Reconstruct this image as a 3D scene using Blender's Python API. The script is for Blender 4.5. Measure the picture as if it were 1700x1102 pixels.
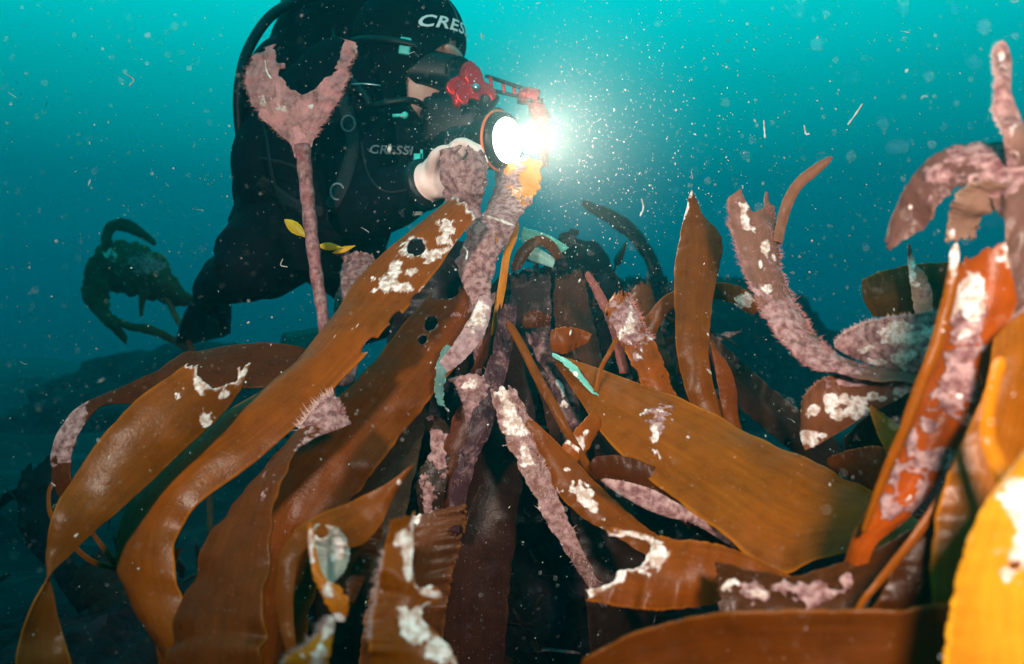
import bpy, bmesh, math, random
import numpy as np
from mathutils import Vector, Matrix, noise as mnoise

for o in list(bpy.data.objects):
    bpy.data.objects.remove(o)
scene = bpy.context.scene
COL = scene.collection
PI = math.pi

# ------------------------------------------------------------------ camera
F = 1334.0            # focal length in pixels of the 1700 px wide photograph
H = 0.62              # lens height above the sea floor (m)
cam_d = bpy.data.cameras.new('camera')
cam = bpy.data.objects.new('camera', cam_d)
COL.objects.link(cam)
cam.location = (0, 0, H)
cam.rotation_euler = (PI / 2, 0, 0)
cam_d.sensor_width = 36.0
cam_d.lens = 36.0 * F / 1700.0
cam_d.clip_start = 0.02
cam_d.clip_end = 200
cam_d.dof.use_dof = True
cam_d.dof.focus_distance = 1.12
cam_d.dof.aperture_fstop = 4.0
scene.camera = cam

# ------------------------------------------------------------------ water light (world)
w = bpy.data.worlds.new('World')
scene.world = w
w.use_nodes = True
nt = w.node_tree
nt.nodes.clear()
wo = nt.nodes.new('ShaderNodeOutputWorld')
bg = nt.nodes.new('ShaderNodeBackground')
tc = nt.nodes.new('ShaderNodeTexCoord')
sx = nt.nodes.new('ShaderNodeSeparateXYZ')
rp = nt.nodes.new('ShaderNodeValToRGB')
mr = nt.nodes.new('ShaderNodeMapRange')
mr.inputs['From Min'].default_value = -1
mr.inputs['From Max'].default_value = 1
nt.links.new(tc.outputs['Generated'], sx.inputs[0])
nt.links.new(sx.outputs['Z'], mr.inputs['Value'])
nt.links.new(mr.outputs['Result'], rp.inputs['Fac'])
cr = rp.color_ramp
cr.elements[0].position = 0.0
cr.elements[0].color = (0.0, 0.004, 0.008, 1)
cr.elements[1].position = 1.0
cr.elements[1].color = (0.0, 0.74, 0.74, 1)
for p, c in ((0.40, (0.0, 0.006, 0.014, 1)), (0.50, (0.0, 0.034, 0.062, 1)), (0.545, (0.0, 0.060, 0.098, 1)), (0.59, (0.0, 0.15, 0.185, 1)),
             (0.645, (0.0, 0.40, 0.41, 1)), (0.70, (0.0, 0.72, 0.72, 1))):
    e = cr.elements.new(p)
    e.color = c
nt.links.new(rp.outputs['Color'], bg.inputs['Color'])
bg.inputs['Strength'].default_value = 1.0
nt.links.new(bg.outputs[0], wo.inputs['Surface'])

# daylight that has come down through the water, wide and green
sun_d = bpy.data.lights.new('sun', 'SUN')
sun_d.energy = 0.12
sun_d.angle = math.radians(40)
sun_d.color = (0.10, 0.95, 0.90)
sun = bpy.data.objects.new('sun', sun_d)
COL.objects.link(sun)
sun.rotation_euler = (math.radians(20), math.radians(8), 0)


def spot(name, loc, target, power, size_deg, blend, radius, color=(1, 1, 1)):
    d = bpy.data.lights.new(name, 'SPOT')
    d.energy = power
    d.spot_size = math.radians(size_deg)
    d.spot_blend = blend
    d.shadow_soft_size = radius
    d.color = color
    o = bpy.data.objects.new(name, d)
    COL.objects.link(o)
    o.location = loc
    o.rotation_euler = (Vector(target) - Vector(loc)).to_track_quat('-Z', 'Y').to_euler()
    return o


# the photographer's two dive lights, on arms either side of the lens
spot('dive_light', (0.20, 0.02, H + 0.15), (0.38, 0.64, H - 0.02), 56, 104, 1.0, 0.05, (1.0, 0.84, 0.72))
spot('dive_light', (-0.46, 0.0, H + 0.40), (-0.20, 0.98, H + 0.05), 72, 66, 1.0, 0.05, (1.0, 0.84, 0.72))

scene.view_settings.view_transform = 'Standard'
scene.view_settings.look = 'None'
scene.view_settings.exposure = 0
scene.view_settings.gamma = 1
scene.render.film_transparent = False
cy = scene.cycles
cy.max_bounces = 6
cy.diffuse_bounces = 2
cy.glossy_bounces = 2
cy.transmission_bounces = 4
cy.volume_bounces = 1
cy.transparent_max_bounces = 8
cy.use_denoising = True
cy.sample_clamp_indirect = 4.0
cy.caustics_reflective = False
cy.caustics_refractive = False


# ------------------------------------------------------------------ helpers
def P(x, y, d):
    return np.array(((x - 850.0) / F * d, d, H + (551.0 - y) / F * d))


def link(o, parent=None):
    COL.objects.link(o)
    if parent is not None:
        o.parent = parent
        o.matrix_parent_inverse = parent.matrix_world.inverted()
    return o


def mesh_obj(name, verts, faces, mat, parent=None, smooth=True):
    me = bpy.data.meshes.new(name)
    me.from_pydata([tuple(v) for v in verts], [], [tuple(f) for f in faces])
    if mat is not None:
        me.materials.append(mat)
    if smooth:
        me.polygons.foreach_set('use_smooth', [True] * len(me.polygons))
    me.update()
    return link(bpy.data.objects.new(name, me), parent)


def tag(o, label=None, cat=None, group=None, kind=None):
    if label:
        o['label'] = label
    if cat:
        o['category'] = cat
    if group:
        o['group'] = group
    if kind:
        o['kind'] = kind
    return o


def empty(name, loc):
    o = bpy.data.objects.new(name, None)
    o.empty_display_size = 0.05
    COL.objects.link(o)
    o.location = tuple(loc)
    o.matrix_world = Matrix.Translation(tuple(loc))
    return o


class MB:
    """collects shapes into one mesh"""
    def __init__(self):
        self.v, self.f = [], []

    def add(self, vs, fs):
        b = len(self.v)
        self.v += [tuple(map(float, q)) for q in vs]
        self.f += [tuple(i + b for i in f) for f in fs]
        return self

    def tube(self, path, radii, n=12, cap=True):
        path = [Vector(tuple(map(float, p))) for p in path]
        if not hasattr(radii, '__len__'):
            radii = [radii] * len(path)
        vs, fs = [], []
        up = None
        for i, p in enumerate(path):
            t = (path[min(i + 1, len(path) - 1)] - path[max(i - 1, 0)]).normalized()
            if up is None:
                up = Vector((0, 0, 1)) if abs(t.z) < 0.9 else Vector((1, 0, 0))
            u = (up - t * up.dot(t)).normalized()
            up = u
            v = t.cross(u)
            for k in range(n):
                a = 2 * PI * k / n
                vs.append(p + (u * math.cos(a) + v * math.sin(a)) * radii[i])
        for i in range(len(path) - 1):
            for k in range(n):
                a, b = i * n + k, i * n + (k + 1) % n
                fs.append((a, b, b + n, a + n))
        if cap:
            fs.append(tuple(reversed(range(n))))
            fs.append(tuple(range((len(path) - 1) * n, len(path) * n)))
        return self.add(vs, fs)

    def ell(self, c, r, M=None, nu=20, nv=14):
        c = Vector(tuple(map(float, c)))
        vs, fs = [], []
        for j in range(nv + 1):
            th = PI * j / nv
            for i in range(nu):
                ph = 2 * PI * i / nu
                q = Vector((r[0] * math.sin(th) * math.cos(ph), r[1] * math.sin(th) * math.sin(ph), r[2] * math.cos(th)))
                vs.append((M @ q if M else q) + c)
        for j in range(nv):
            for i in range(nu):
                a, b = j * nu + i, j * nu + (i + 1) % nu
                fs.append((a, a + nu, b + nu, b))
        return self.add(vs, fs)

    def box(self, c, s, M=None, bev=0.0):
        bm = bmesh.new()
        bmesh.ops.create_cube(bm, size=1)
        bmesh.ops.scale(bm, vec=s, verts=bm.verts)
        if bev:
            bmesh.ops.bevel(bm, geom=bm.edges[:], offset=bev, segments=3, affect='EDGES', profile=0.6)
        c = Vector(tuple(map(float, c)))
        bm.verts.index_update()
        vs = [(M @ q.co if M else q.co) + c for q in bm.verts]
        fs = [[q.index for q in f.verts] for f in bm.faces]
        bm.free()
        return self.add(vs, fs)

    def build(self, name, mat, parent=None, smooth=True):
        return mesh_obj(name, self.v, self.f, mat, parent, smooth)


def crv(pts, n):
    """Catmull-Rom resampling of a list of points"""
    pts = np.array(pts, float)
    return cat_eval(pts, np.linspace(0, 1, n))


def cat_eval(pts, t):
    n = len(pts) - 1
    ext = np.vstack([2 * pts[0] - pts[1], pts, 2 * pts[-1] - pts[-2]])
    x = np.clip(t, 0, 1) * n
    i = np.minimum(x.astype(int), n - 1)
    f = (x - i)[..., None]
    p0, p1, p2, p3 = ext[i], ext[i + 1], ext[i + 2], ext[i + 3]
    return 0.5 * ((2 * p1) + (-p0 + p2) * f + (2 * p0 - 5 * p1 + 4 * p2 - p3) * f ** 2 + (-p0 + 3 * p1 - 3 * p2 + p3) * f ** 3)


def vnoise(pts, scale, seed=0.0):
    flat = pts.reshape(-1, 3)
    off = seed * 7.31
    return np.array([mnoise.noise((a * scale + off, b * scale - off, c * scale + off * .5)) for a, b, c in flat]).reshape(pts.shape[:-1])


# ------------------------------------------------------------------ materials
def new_mat(name):
    m = bpy.data.materials.new(name)
    m.use_nodes = True
    m.node_tree.nodes.clear()
    return m, m.node_tree, m.node_tree.nodes, m.node_tree.links


def simple(name, color, rough=0.5, metal=0.0, spec=0.5, noise_amt=0.25, nscale=30, bump=0.0, emit=None, estr=0.0, coat=0.0):
    m, t, N, L = new_mat(name)
    out = N.new('ShaderNodeOutputMaterial')
    b = N.new('ShaderNodeBsdfPrincipled')
    L.new(b.outputs[0], out.inputs['Surface'])
    tc = N.new('ShaderNodeTexCoord')
    nz = N.new('ShaderNodeTexNoise')
    nz.inputs['Scale'].default_value = nscale
    nz.inputs['Detail'].default_value = 5
    L.new(tc.outputs['Object'], nz.inputs['Vector'])
    mx = N.new('ShaderNodeMix')
    mx.data_type = 'RGBA'
    c0 = [c * (1 - noise_amt) for c in color]
    c1 = [min(1, c * (1 + noise_amt)) for c in color]
    mx.inputs['A'].default_value = (*c0, 1)
    mx.inputs['B'].default_value = (*c1, 1)
    L.new(nz.outputs['Fac'], mx.inputs['Factor'])
    L.new(mx.outputs['Result'], b.inputs['Base Color'])
    b.inputs['Roughness'].default_value = rough
    b.inputs['Metallic'].default_value = metal
    b.inputs['Specular IOR Level'].default_value = spec
    b.inputs['Coat Weight'].default_value = coat
    if bump:
        bp = N.new('ShaderNodeBump')
        bp.inputs['Strength'].default_value = bump
        bp.inputs['Distance'].default_value = 0.01
        L.new(nz.outputs['Fac'], bp.inputs['Height'])
        L.new(bp.outputs[0], b.inputs['Normal'])
    if emit:
        b.inputs['Emission Color'].default_value = (*emit, 1)
        b.inputs['Emission Strength'].default_value = estr
    return m


def kelp_material():
    m, t, N, L = new_mat('kelp')
    out = N.new('ShaderNodeOutputMaterial')
    at = N.new('ShaderNodeAttribute')
    at.attribute_name = 'mask'
    sp = N.new('ShaderNodeSeparateColor')
    L.new(at.outputs['Color'], sp.inputs[0])
    oi = N.new('ShaderNodeObjectInfo')
    tc = N.new('ShaderNodeTexCoord')

    def noise(scale, detail=4, dist=0.0, rough=0.55):
        n = N.new('ShaderNodeTexNoise')
        n.inputs['Scale'].default_value = scale
        n.inputs['Detail'].default_value = detail
        n.inputs['Roughness'].default_value = rough
        n.inputs['Distortion'].default_value = dist
        L.new(tc.outputs['Object'], n.inputs['Vector'])
        return n

    def math_(op, a, b=None, clamp=False):
        n = N.new('ShaderNodeMath')
        n.operation = op
        n.use_clamp = clamp
        for k, q in enumerate((a, b)):
            if q is None:
                continue
            if isinstance(q, (int, float)):
                n.inputs[k].default_value = q
            else:
                L.new(q, n.inputs[k])
        return n.outputs[0]

    def mix(f, a, b, blend='MIX'):
        n = N.new('ShaderNodeMix')
        n.data_type = 'RGBA'
        n.blend_type = blend
        for key, q in (('Factor', f), ('A', a), ('B', b)):
            if isinstance(q, (int, float)):
                n.inputs[key].default_value = q
            elif isinstance(q, tuple):
                n.inputs[key].default_value = q
            else:
                L.new(q, n.inputs[key])
        return n.outputs['Result']

    def ramp(v, lo, hi):
        n = N.new('ShaderNodeMapRange')
        n.interpolation_type = 'SMOOTHSTEP'
        n.inputs['From Min'].default_value = lo
        n.inputs['From Max'].default_value = hi
        L.new(v, n.inputs['Value'])
        return n.outputs['Result']

    big, mid, fine = noise(9, 3), noise(45, 5), noise(260, 3)
    v = math_('ADD', math_('MULTIPLY', big.outputs['Fac'], 0.55), math_('MULTIPLY', mid.outputs['Fac'], 0.45))
    v = math_('ADD', math_('MULTIPLY', math_('SUBTRACT', v, 0.5), 1.5), 1.0)
    g = N.new('ShaderNodeCombineColor')
    for k in range(3):
        L.new(v, g.inputs[k])
    base = mix(1.0, oi.outputs['Color'], g.outputs[0], 'MULTIPLY')
    # hue drift between reddish and olive
    drift = ramp(noise(5, 2).outputs['Fac'], 0.35, 0.7)
    base = mix(math_('MULTIPLY', drift, 0.35), base, mix(1.0, base, (0.85, 1.15, 1.0, 1), 'MULTIPLY'))
    av = N.new('ShaderNodeAttribute')
    av.attribute_name = 'st'
    sn = N.new('ShaderNodeTexNoise')
    sn.inputs['Scale'].default_value = 1.0
    sn.inputs['Detail'].default_value = 5
    L.new(av.outputs['Vector'], sn.inputs['Vector'])
    stk = math_('ADD', 0.62, math_('MULTIPLY', sn.outputs['Fac'], 0.76))
    g2 = N.new('ShaderNodeCombineColor')
    for k in range(3):
        L.new(stk, g2.inputs[k])
    base = mix(1.0, base, g2.outputs[0], 'MULTIPLY')
    # rim: thinner, yellower tissue
    base = mix(math_('MULTIPLY', sp.outputs[2], 0.75), base, mix(1.0, base, (2.3, 2.7, 2.6, 1), 'MULTIPLY'))
    # pale specks of settled growth
    sk = ramp(noise(420, 1).outputs['Fac'], 0.70, 0.76)
    base = mix(math_('MULTIPLY', sk, 0.35), base, (0.34, 0.20, 0.13, 1))
    # bleached tissue and crust
    nb = math_('ADD', math_('MULTIPLY', math_('SUBTRACT', noise(95, 5, 0.4).outputs['Fac'], 0.5), 1.3), math_('MULTIPLY', math_('SUBTRACT', noise(28, 3).outputs['Fac'], 0.5), 0.7))
    bl = ramp(math_('ADD', sp.outputs[0], math_('MULTIPLY', nb, ramp(sp.outputs[0], 0.02, 0.2))), 0.30, 0.85)
    nc = math_('MULTIPLY', math_('SUBTRACT', noise(55, 5, 0.6).outputs['Fac'], 0.5), 0.8)
    cru = ramp(math_('ADD', sp.outputs[1], math_('MULTIPLY', nc, ramp(sp.outputs[1], 0.02, 0.2))), 0.34, 0.68)
    crc = mix(ramp(noise(130, 4).outputs['Fac'], 0.3, 0.7), (0.15, 0.055, 0.055, 1), (0.46, 0.27, 0.26, 1))
    c = mix(cru, base, crc)
    blc = mix(ramp(noise(150, 4).outputs['Fac'], 0.35, 0.65), (0.45, 0.29, 0.23, 1), (0.82, 0.73, 0.71, 1))
    c = mix(bl, c, blc)
    rough = math_('ADD', math_('MULTIPLY', math_('MAXIMUM', cru, bl), 0.4), math_('ADD', 0.15, math_('MULTIPLY', mid.outputs['Fac'], 0.30)))
    b = N.new('ShaderNodeBsdfPrincipled')
    L.new(c, b.inputs['Base Color'])
    L.new(rough, b.inputs['Roughness'])
    b.inputs['Specular IOR Level'].default_value = 0.09
    tr = N.new('ShaderNodeBsdfTranslucent')
    L.new(mix(1.0, c, (1.5, 1.25, 0.8, 1), 'MULTIPLY'), tr.inputs['Color'])
    hgt = math_('ADD', math_('MULTIPLY', mid.outputs['Fac'], 0.5), math_('MULTIPLY', fine.outputs['Fac'], 0.25))
    hgt = math_('ADD', hgt, math_('MULTIPLY', cru, math_('ADD', 0.6, fine.outputs['Fac'])))
    hgt = math_('ADD', hgt, math_('MULTIPLY', bl, 0.25))
    bp = N.new('ShaderNodeBump')
    bp.inputs['Strength'].default_value = 0.55
    bp.inputs['Distance'].default_value = 0.0025
    L.new(hgt, bp.inputs['Height'])
    L.new(bp.outputs[0], b.inputs['Normal'])
    ms = N.new('ShaderNodeMixShader')
    ms.inputs[0].default_value = 0.24
    L.new(b.outputs[0], ms.inputs[1])
    L.new(tr.outputs[0], ms.inputs[2])
    L.new(ms.outputs[0], out.inputs['Surface'])
    return m


KELP = kelp_material()
M_FUZZ = simple('epiphyte_fuzz', (0.36, 0.15, 0.14), 0.8, noise_amt=0.4, nscale=60, spec=0.1)
M_FUZZ_PALE = simple('pale_fuzz', (0.50, 0.32, 0.29), 0.8, noise_amt=0.3, nscale=60, spec=0.1)
M_NEO = simple('neoprene', (0.0025, 0.003, 0.006), 0.7, noise_amt=0.5, nscale=40, bump=0.25, spec=0.05)
M_NEO2 = simple('vest_nylon', (0.003, 0.0035, 0.007), 0.75, noise_amt=0.5, nscale=90, bump=0.35, spec=0.05)
M_RUB = simple('black_rubber', (0.005, 0.005, 0.007), 0.45, noise_amt=0.3, nscale=50, spec=0.3)
M_SKIN = simple('skin', (0.62, 0.36, 0.29), 0.5, noise_amt=0.12, nscale=40, bump=0.1)
M_HAND = simple('cold_skin', (0.72, 0.52, 0.47), 0.5, noise_amt=0.12, nscale=40, bump=0.1)
M_WHITE = simple('white_print', (0.80, 0.82, 0.82), 0.6, noise_amt=0.06, nscale=200)
M_GREY = simple('grey_print', (0.11, 0.13, 0.15), 0.6, noise_amt=0.4, nscale=120)
M_RED = simple('red_anodised', (0.78, 0.02, 0.03), 0.30, metal=0.6, noise_amt=0.2, nscale=60)
M_BLKMET = simple('black_anodised', (0.015, 0.013, 0.014), 0.4, metal=0.5, noise_amt=0.3)
M_STEEL = simple('steel', (0.55, 0.57, 0.58), 0.3, metal=0.9, noise_amt=0.2)
M_ORANGE = simple('orange_ring', (0.75, 0.14, 0.04), 0.4, noise_amt=0.1)
M_TURQ = simple('turquoise_plastic_and_glint', (0.06, 0.55, 0.48), 0.4, noise_amt=0.2)
M_LENS = simple('lit_lens', (0.9, 0.9, 0.9), 0.3, emit=(1.0, 0.95, 0.86), estr=20)
M_SNOW = simple('drifting_specks', (0.55, 0.54, 0.51), 0.8, noise_amt=0.2, spec=0.1)
M_YELLOW = simple('yellow_leaf', (0.55, 0.36, 0.02), 0.5, noise_amt=0.3, nscale=60)


def glass_mat():
    m, t, N, L = new_mat('mask_glass')
    out = N.new('ShaderNodeOutputMaterial')
    g = N.new('ShaderNodeBsdfGlossy')
    g.inputs['Roughness'].default_value = 0.05
    tr = N.new('ShaderNodeBsdfTransparent')
    tr.inputs['Color'].default_value = (0.45, 0.55, 0.58, 1)
    fr = N.new('ShaderNodeFresnel')
    fr.inputs['IOR'].default_value = 1.3
    ms = N.new('ShaderNodeMixShader')
    L.new(fr.outputs[0], ms.inputs[0])
    L.new(tr.outputs[0], ms.inputs[1])
    L.new(g.outputs[0], ms.inputs[2])
    L.new(ms.outputs[0], out.inputs['Surface'])
    return m


M_GLASS = glass_mat()


def rock_mat(name, c0, c1, c2, scale):
    m, t, N, L = new_mat(name)
    out = N.new('ShaderNodeOutputMaterial')
    b = N.new('ShaderNodeBsdfPrincipled')
    tc = N.new('ShaderNodeTexCoord')
    n1 = N.new('ShaderNodeTexNoise')
    n1.inputs['Scale'].default_value = scale
    n1.inputs['Detail'].default_value = 8
    n1.inputs['Distortion'].default_value = 0.6
    n2 = N.new('ShaderNodeTexVoronoi')
    n2.inputs['Scale'].default_value = scale * 4
    L.new(tc.outputs['Object'], n1.inputs['Vector'])
    L.new(tc.outputs['Object'], n2.inputs['Vector'])
    r = N.new('ShaderNodeValToRGB')
    r.color_ramp.elements[0].position = 0.35
    r.color_ramp.elements[0].color = (*c0, 1)
    r.color_ramp.elements[1].position = 0.72
    r.color_ramp.elements[1].color = (*c2, 1)
    e = r.color_ramp.elements.new(0.52)
    e.color = (*c1, 1)
    L.new(n1.outputs['Fac'], r.inputs['Fac'])
    L.new(r.outputs[0], b.inputs['Base Color'])
    b.inputs['Roughness'].default_value = 0.85
    b.inputs['Specular IOR Level'].default_value = 0.15
    bp = N.new('ShaderNodeBump')
    bp.inputs['Strength'].default_value = 0.8
    bp.inputs['Distance'].default_value = 0.02
    ad = N.new('ShaderNodeMath')
    ad.operation = 'ADD'
    L.new(n1.outputs['Fac'], ad.inputs[0])
    L.new(n2.outputs['Distance'], ad.inputs[1])
    L.new(ad.outputs[0], bp.inputs['Height'])
    L.new(bp.outputs[0], b.inputs['Normal'])
    L.new(b.outputs[0], out.inputs['Surface'])
    return m


M_BED = rock_mat('seabed_rock', (0.002, 0.003, 0.006), (0.008, 0.010, 0.014), (0.030, 0.034, 0.042), 3.0)
M_REEF = rock_mat('reef_rock', (0.002, 0.0015, 0.002), (0.008, 0.005, 0.007), (0.035, 0.019, 0.026), 9.0)


# ------------------------------------------------------------------ setting: sea bed, reef, water
def seabed():
    n = 150
    u = np.linspace(-1, 1, n)
    ax = np.sign(u) * np.abs(u) ** 2.2 * 14.0
    X, Y = np.meshgrid(ax, ax + 1.5)
    pts = np.stack([X, Y, np.zeros_like(X)], -1)
    Z = vnoise(pts, 0.35, 1) * 0.35 + vnoise(pts, 1.3, 2) * 0.13 + vnoise(pts, 4.5, 3) * 0.05 + vnoise(pts, 11, 4) * 0.02
    near = np.exp(-((X / 0.9) ** 2 + ((Y - 0.1) / 0.9) ** 2))
    Z = Z * (1 - 0.8 * near) - 0.03 - 0.12 * near
    v = np.stack([X, Y, Z], -1).reshape(-1, 3)
    f = [(j * n + i, j * n + i + 1, (j + 1) * n + i + 1, (j + 1) * n + i) for j in range(n - 1) for i in range(n - 1)]
    tag(mesh_obj('seabed', v, f, M_BED), kind='structure')


seabed()


def boulder(label, c, r, seed, mat, res=(90, 60), rough=1.0, top=None):
    nu, nv = res
    th = np.linspace(0.02, PI - 0.02, nv)
    ph = np.linspace(0, 2 * PI, nu, endpoint=False)
    T, Q = np.meshgrid(th, ph, indexing='ij')
    D = np.stack([np.sin(T) * np.cos(Q), np.sin(T) * np.sin(Q), np.cos(T)], -1)
    k = 1 + rough * (0.28 * vnoise(D, 1.6, seed) + 0.14 * vnoise(D, 4, seed + 1) + 0.07 * vnoise(D, 10, seed + 2) + 0.03 * vnoise(D, 26, seed + 3))
    V = D * k[..., None] * np.array(r)
    v = V.reshape(-1, 3)
    f = [(j * nu + i, (j + 1) * nu + i, (j + 1) * nu + (i + 1) % nu, j * nu + (i + 1) % nu) for j in range(nv - 1) for i in range(nu)]
    f += [tuple(range(nu)), tuple(reversed(range((nv - 1) * nu, nv * nu)))]
    o = mesh_obj('reef_rock', v, f, mat)
    o.location = c
    o.matrix_world = Matrix.Translation(c)
    return tag(o, label, 'rock', 'reef rocks under the kelp')


boulder('dark purple reef rock under the tangle of kelp at the centre', (0.06, 1.66, 0.10), (0.44, 0.30, 0.60), 3, M_REEF, (130, 90))
boulder('low dark reef rock under the bright kelp at right', (0.72, 1.35, 0.02), (0.48, 0.40, 0.36), 9, M_REEF)
boulder('low dark rock on the sea floor at lower left', (-0.62, 1.25, -0.06), (0.34, 0.30, 0.24), 15, M_REEF)

boulder('big dim reef mound added far behind the upright blade at right', (1.15, 6.2, -0.25), (1.9, 1.0, 1.35), 21, M_REEF, (120, 80), 0.9)  # added mound that stands in for a darker patch of water
boulder('dim distant reef mound behind the diver at left', (-2.6, 6.8, -0.2), (1.6, 1.0, .62), 27, M_REEF, (90, 60))

wm, t_, N_, L_ = new_mat('sea_water')
o_ = N_.new('ShaderNodeOutputMaterial')
pv = N_.new('ShaderNodeVolumePrincipled')
pv.inputs['Color'].default_value = (0.0, 0.70, 0.82, 1)
pv.inputs['Absorption Color'].default_value = (0, 0, 0, 1)
pv.inputs['Density'].default_value = 0.035
pv.inputs['Anisotropy'].default_value = 0.7
pv.inputs['Density Attribute'].default_value = ''
L_.new(pv.outputs[0], o_.inputs['Volume'])
wm.cycles.homogeneous_volume = True
hz = MB().box((0, 1.5, 0.55), (30, 30, 4.1)).build('haze', wm, smooth=False)
tag(hz, kind='stuff')


# ------------------------------------------------------------------ kelp
ORANGE = (0.195, 0.046, 0.001)
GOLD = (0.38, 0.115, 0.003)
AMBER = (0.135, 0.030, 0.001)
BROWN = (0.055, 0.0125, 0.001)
RUST = (0.10, 0.019, 0.001)
OLIVE = (0.085, 0.042, 0.007)
DARK = (0.030, 0.014, 0.008)
DGREEN = (0.020, 0.028, 0.016)
MAUVE = (0.24, 0.13, 0.13)
PALE = (0.50, 0.42, 0.40)
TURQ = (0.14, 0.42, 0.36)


def blade_part(name, parent, rows, color, nu=30, nv=140, cup=0.10, ripple=0.036, rfreq=5.0, seed=1, jag0=0.0, jag1=0.0,
               nib=0.02, feats=(), hn=0.28, crust=0.0, bleach=0.0, rim=1.0, tip_bleach=0.0, thick=0.0022, fuzz=None, twistfree=True):
    rows = np.array(rows, float)
    A = np.array([P(r[0], r[1], r[4]) for r in rows])
    B = np.array([P(r[2], r[3], r[5] if len(r) > 5 else r[4]) for r in rows])
    s = np.linspace(0, 1, nu + 1)
    t = np.linspace(0, 1, nv + 1)
    S, T = np.meshgrid(s, t)                       # (nv+1, nu+1)

    def jag(sv, sd, amp):
        if amp <= 0:
            return np.zeros_like(sv)
        o = np.array([abs(mnoise.noise((q * 4.0 + sd, sd * 1.7, 0))) * 1.3 + 0.7 * abs(mnoise.noise((q * 11 + sd, sd, 3.3))) + 0.3 * abs(mnoise.noise((q * 28, sd, 9)))
                      for q in sv])
        return amp * o
    lo = jag(s, seed + 0.37, jag0)
    hi = 1 - jag(s, seed + 5.1, jag1)
    TT = lo[None, :] + (hi - lo)[None, :] * T
    # nibbled edges
    e = np.array([[mnoise.noise((q * 16, seed * 3.1 + k * 9, 0)) + 0.6 * mnoise.noise((q * 47, seed * 2.1 + k * 9, 5)) for q in t] for k in (0, 1)])
    eL = np.clip(e[0], -0.3, 1) * nib
    eR = np.clip(e[1], -0.3, 1) * nib
    SS = eL[:, None] + S * (1 - eL - eR)[:, None]
    if jag0 == 0:
        tp = np.sqrt(np.clip(TT / 0.045, 0.0025, 1))
        SS = 0.5 + (SS - 0.5) * tp
    PA, PB = cat_eval(A, TT), cat_eval(B, TT)
    W = np.linalg.norm(PB - PA, axis=-1)
    X = PA * (1 - SS[..., None]) + PB * SS[..., None]
    dS = np.gradient(X, axis=1)
    dT = np.gradient(X, axis=0)
    Nn = np.cross(dT, dS)
    Nn /= np.linalg.norm(Nn, axis=-1, keepdims=True) + 1e-9
    view = np.array([0, 0, H]) - X
    if np.sum(Nn * view) < 0:
        Nn = -Nn
    prof = 4 * SS * (1 - SS) - 0.5
    length = np.linalg.norm(np.diff((A + B) / 2, axis=0), axis=1).sum()
    ph = seed * 1.7
    amp = np.abs(2 * SS - 1) ** 1.4
    side = np.where(SS < 0.5, 0, 2.1)
    wav = np.sin(2 * PI * rfreq * TT + ph + side + 1.5 * np.sin(9 * TT + seed)) * amp + 0.45 * np.sin(2 * PI * rfreq * 2.7 * TT + ph * 2 + side) * amp
    n3 = vnoise(X, 22, seed)
    X = X + Nn * (W[..., None] * (cup * prof + ripple * wav)[..., None] + (0.0035 * n3)[..., None])
    # masks
    px = X[..., 0] / X[..., 1] * F + 850
    py = 551 - (X[..., 2] - H) / X[..., 1] * F
    nz = vnoise(X, 60, seed + 3) + 0.5 * vnoise(X, 160, seed + 4)
    nw = vnoise(X, 42, seed + 8) + 0.7 * vnoise(X, 110, seed + 9) + 0.5 * vnoise(X, 260, seed + 10)
    hole = np.full(px.shape, -9.0)
    bl = np.full(px.shape, float(bleach))
    cr_ = np.full(px.shape, float(crust))
    for ft in feats:
        kind, fx, fy, rx, ry = ft[:5]
        an = math.radians(ft[5]) if len(ft) > 5 else 0
        dx, dy = px - fx, py - fy
        u = (dx * math.cos(an) + dy * math.sin(an)) / rx
        v = (-dx * math.sin(an) + dy * math.cos(an)) / ry
        val = 1 - np.sqrt(u * u + v * v) * (1 + (0.85 * nw if kind != 'hole' else 0))
        if kind == 'hole':
            hole = np.maximum(hole, val + hn * nz)
            bl = np.maximum(bl, np.clip(0.78 + (val + 0.28 * nz) * 1.6, 0, 0.8) * (ft[6] if len(ft) > 6 else 1))
        elif kind == 'bleach':
            bl = np.maximum(bl, np.clip(0.5 + val * 1.3, 0, 1))
        elif kind == 'crust':
            cr_ = np.maximum(cr_, np.clip(0.5 + val * 1.3, 0, 1))
        elif kind == 'clean':
            cr_ = np.minimum(cr_, 1 - np.clip(0.5 + val * 1.3, 0, 1))
            bl = np.minimum(bl, 1 - np.clip(0.5 + val * 1.3, 0, 1))
    if tip_bleach:
        bl = np.maximum(bl, np.clip(1.0 - T / tip_bleach, 0, 1) * 0.85)
    rimv = np.clip(np.maximum(1 - SS / 0.035, 1 - (1 - SS) / 0.035), 0, 1) * rim
    C = np.stack([bl, cr_, rimv, np.ones_like(bl)], -1).reshape(-1, 4)
    V = X.reshape(-1, 3)
    m = nu + 1
    hv = hole.reshape(-1)
    faces = []
    for j in range(nv):
        for i in range(nu):
            q = (j * m + i, j * m + i + 1, (j + 1) * m + i + 1, (j + 1) * m + i)
            if hv[q[0]] + hv[q[1]] + hv[q[2]] + hv[q[3]] > 0:
                continue
            faces.append(q)
    used = sorted({i for q in faces for i in q})
    re = {k: i for i, k in enumerate(used)}
    V2 = V[used]
    F2 = [tuple(re[i] for i in q) for q in faces]
    # relax ragged hole borders
    cnt = {}
    for q in F2:
        for a, b in zip(q, q[1:] + q[:1]):
            k = (a, b) if a < b else (b, a)
            cnt[k] = cnt.get(k, 0) + 1
    nb = {}
    for (a, b), c in cnt.items():
        if c == 1:
            nb.setdefault(a, []).append(b)
            nb.setdefault(b, []).append(a)
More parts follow.
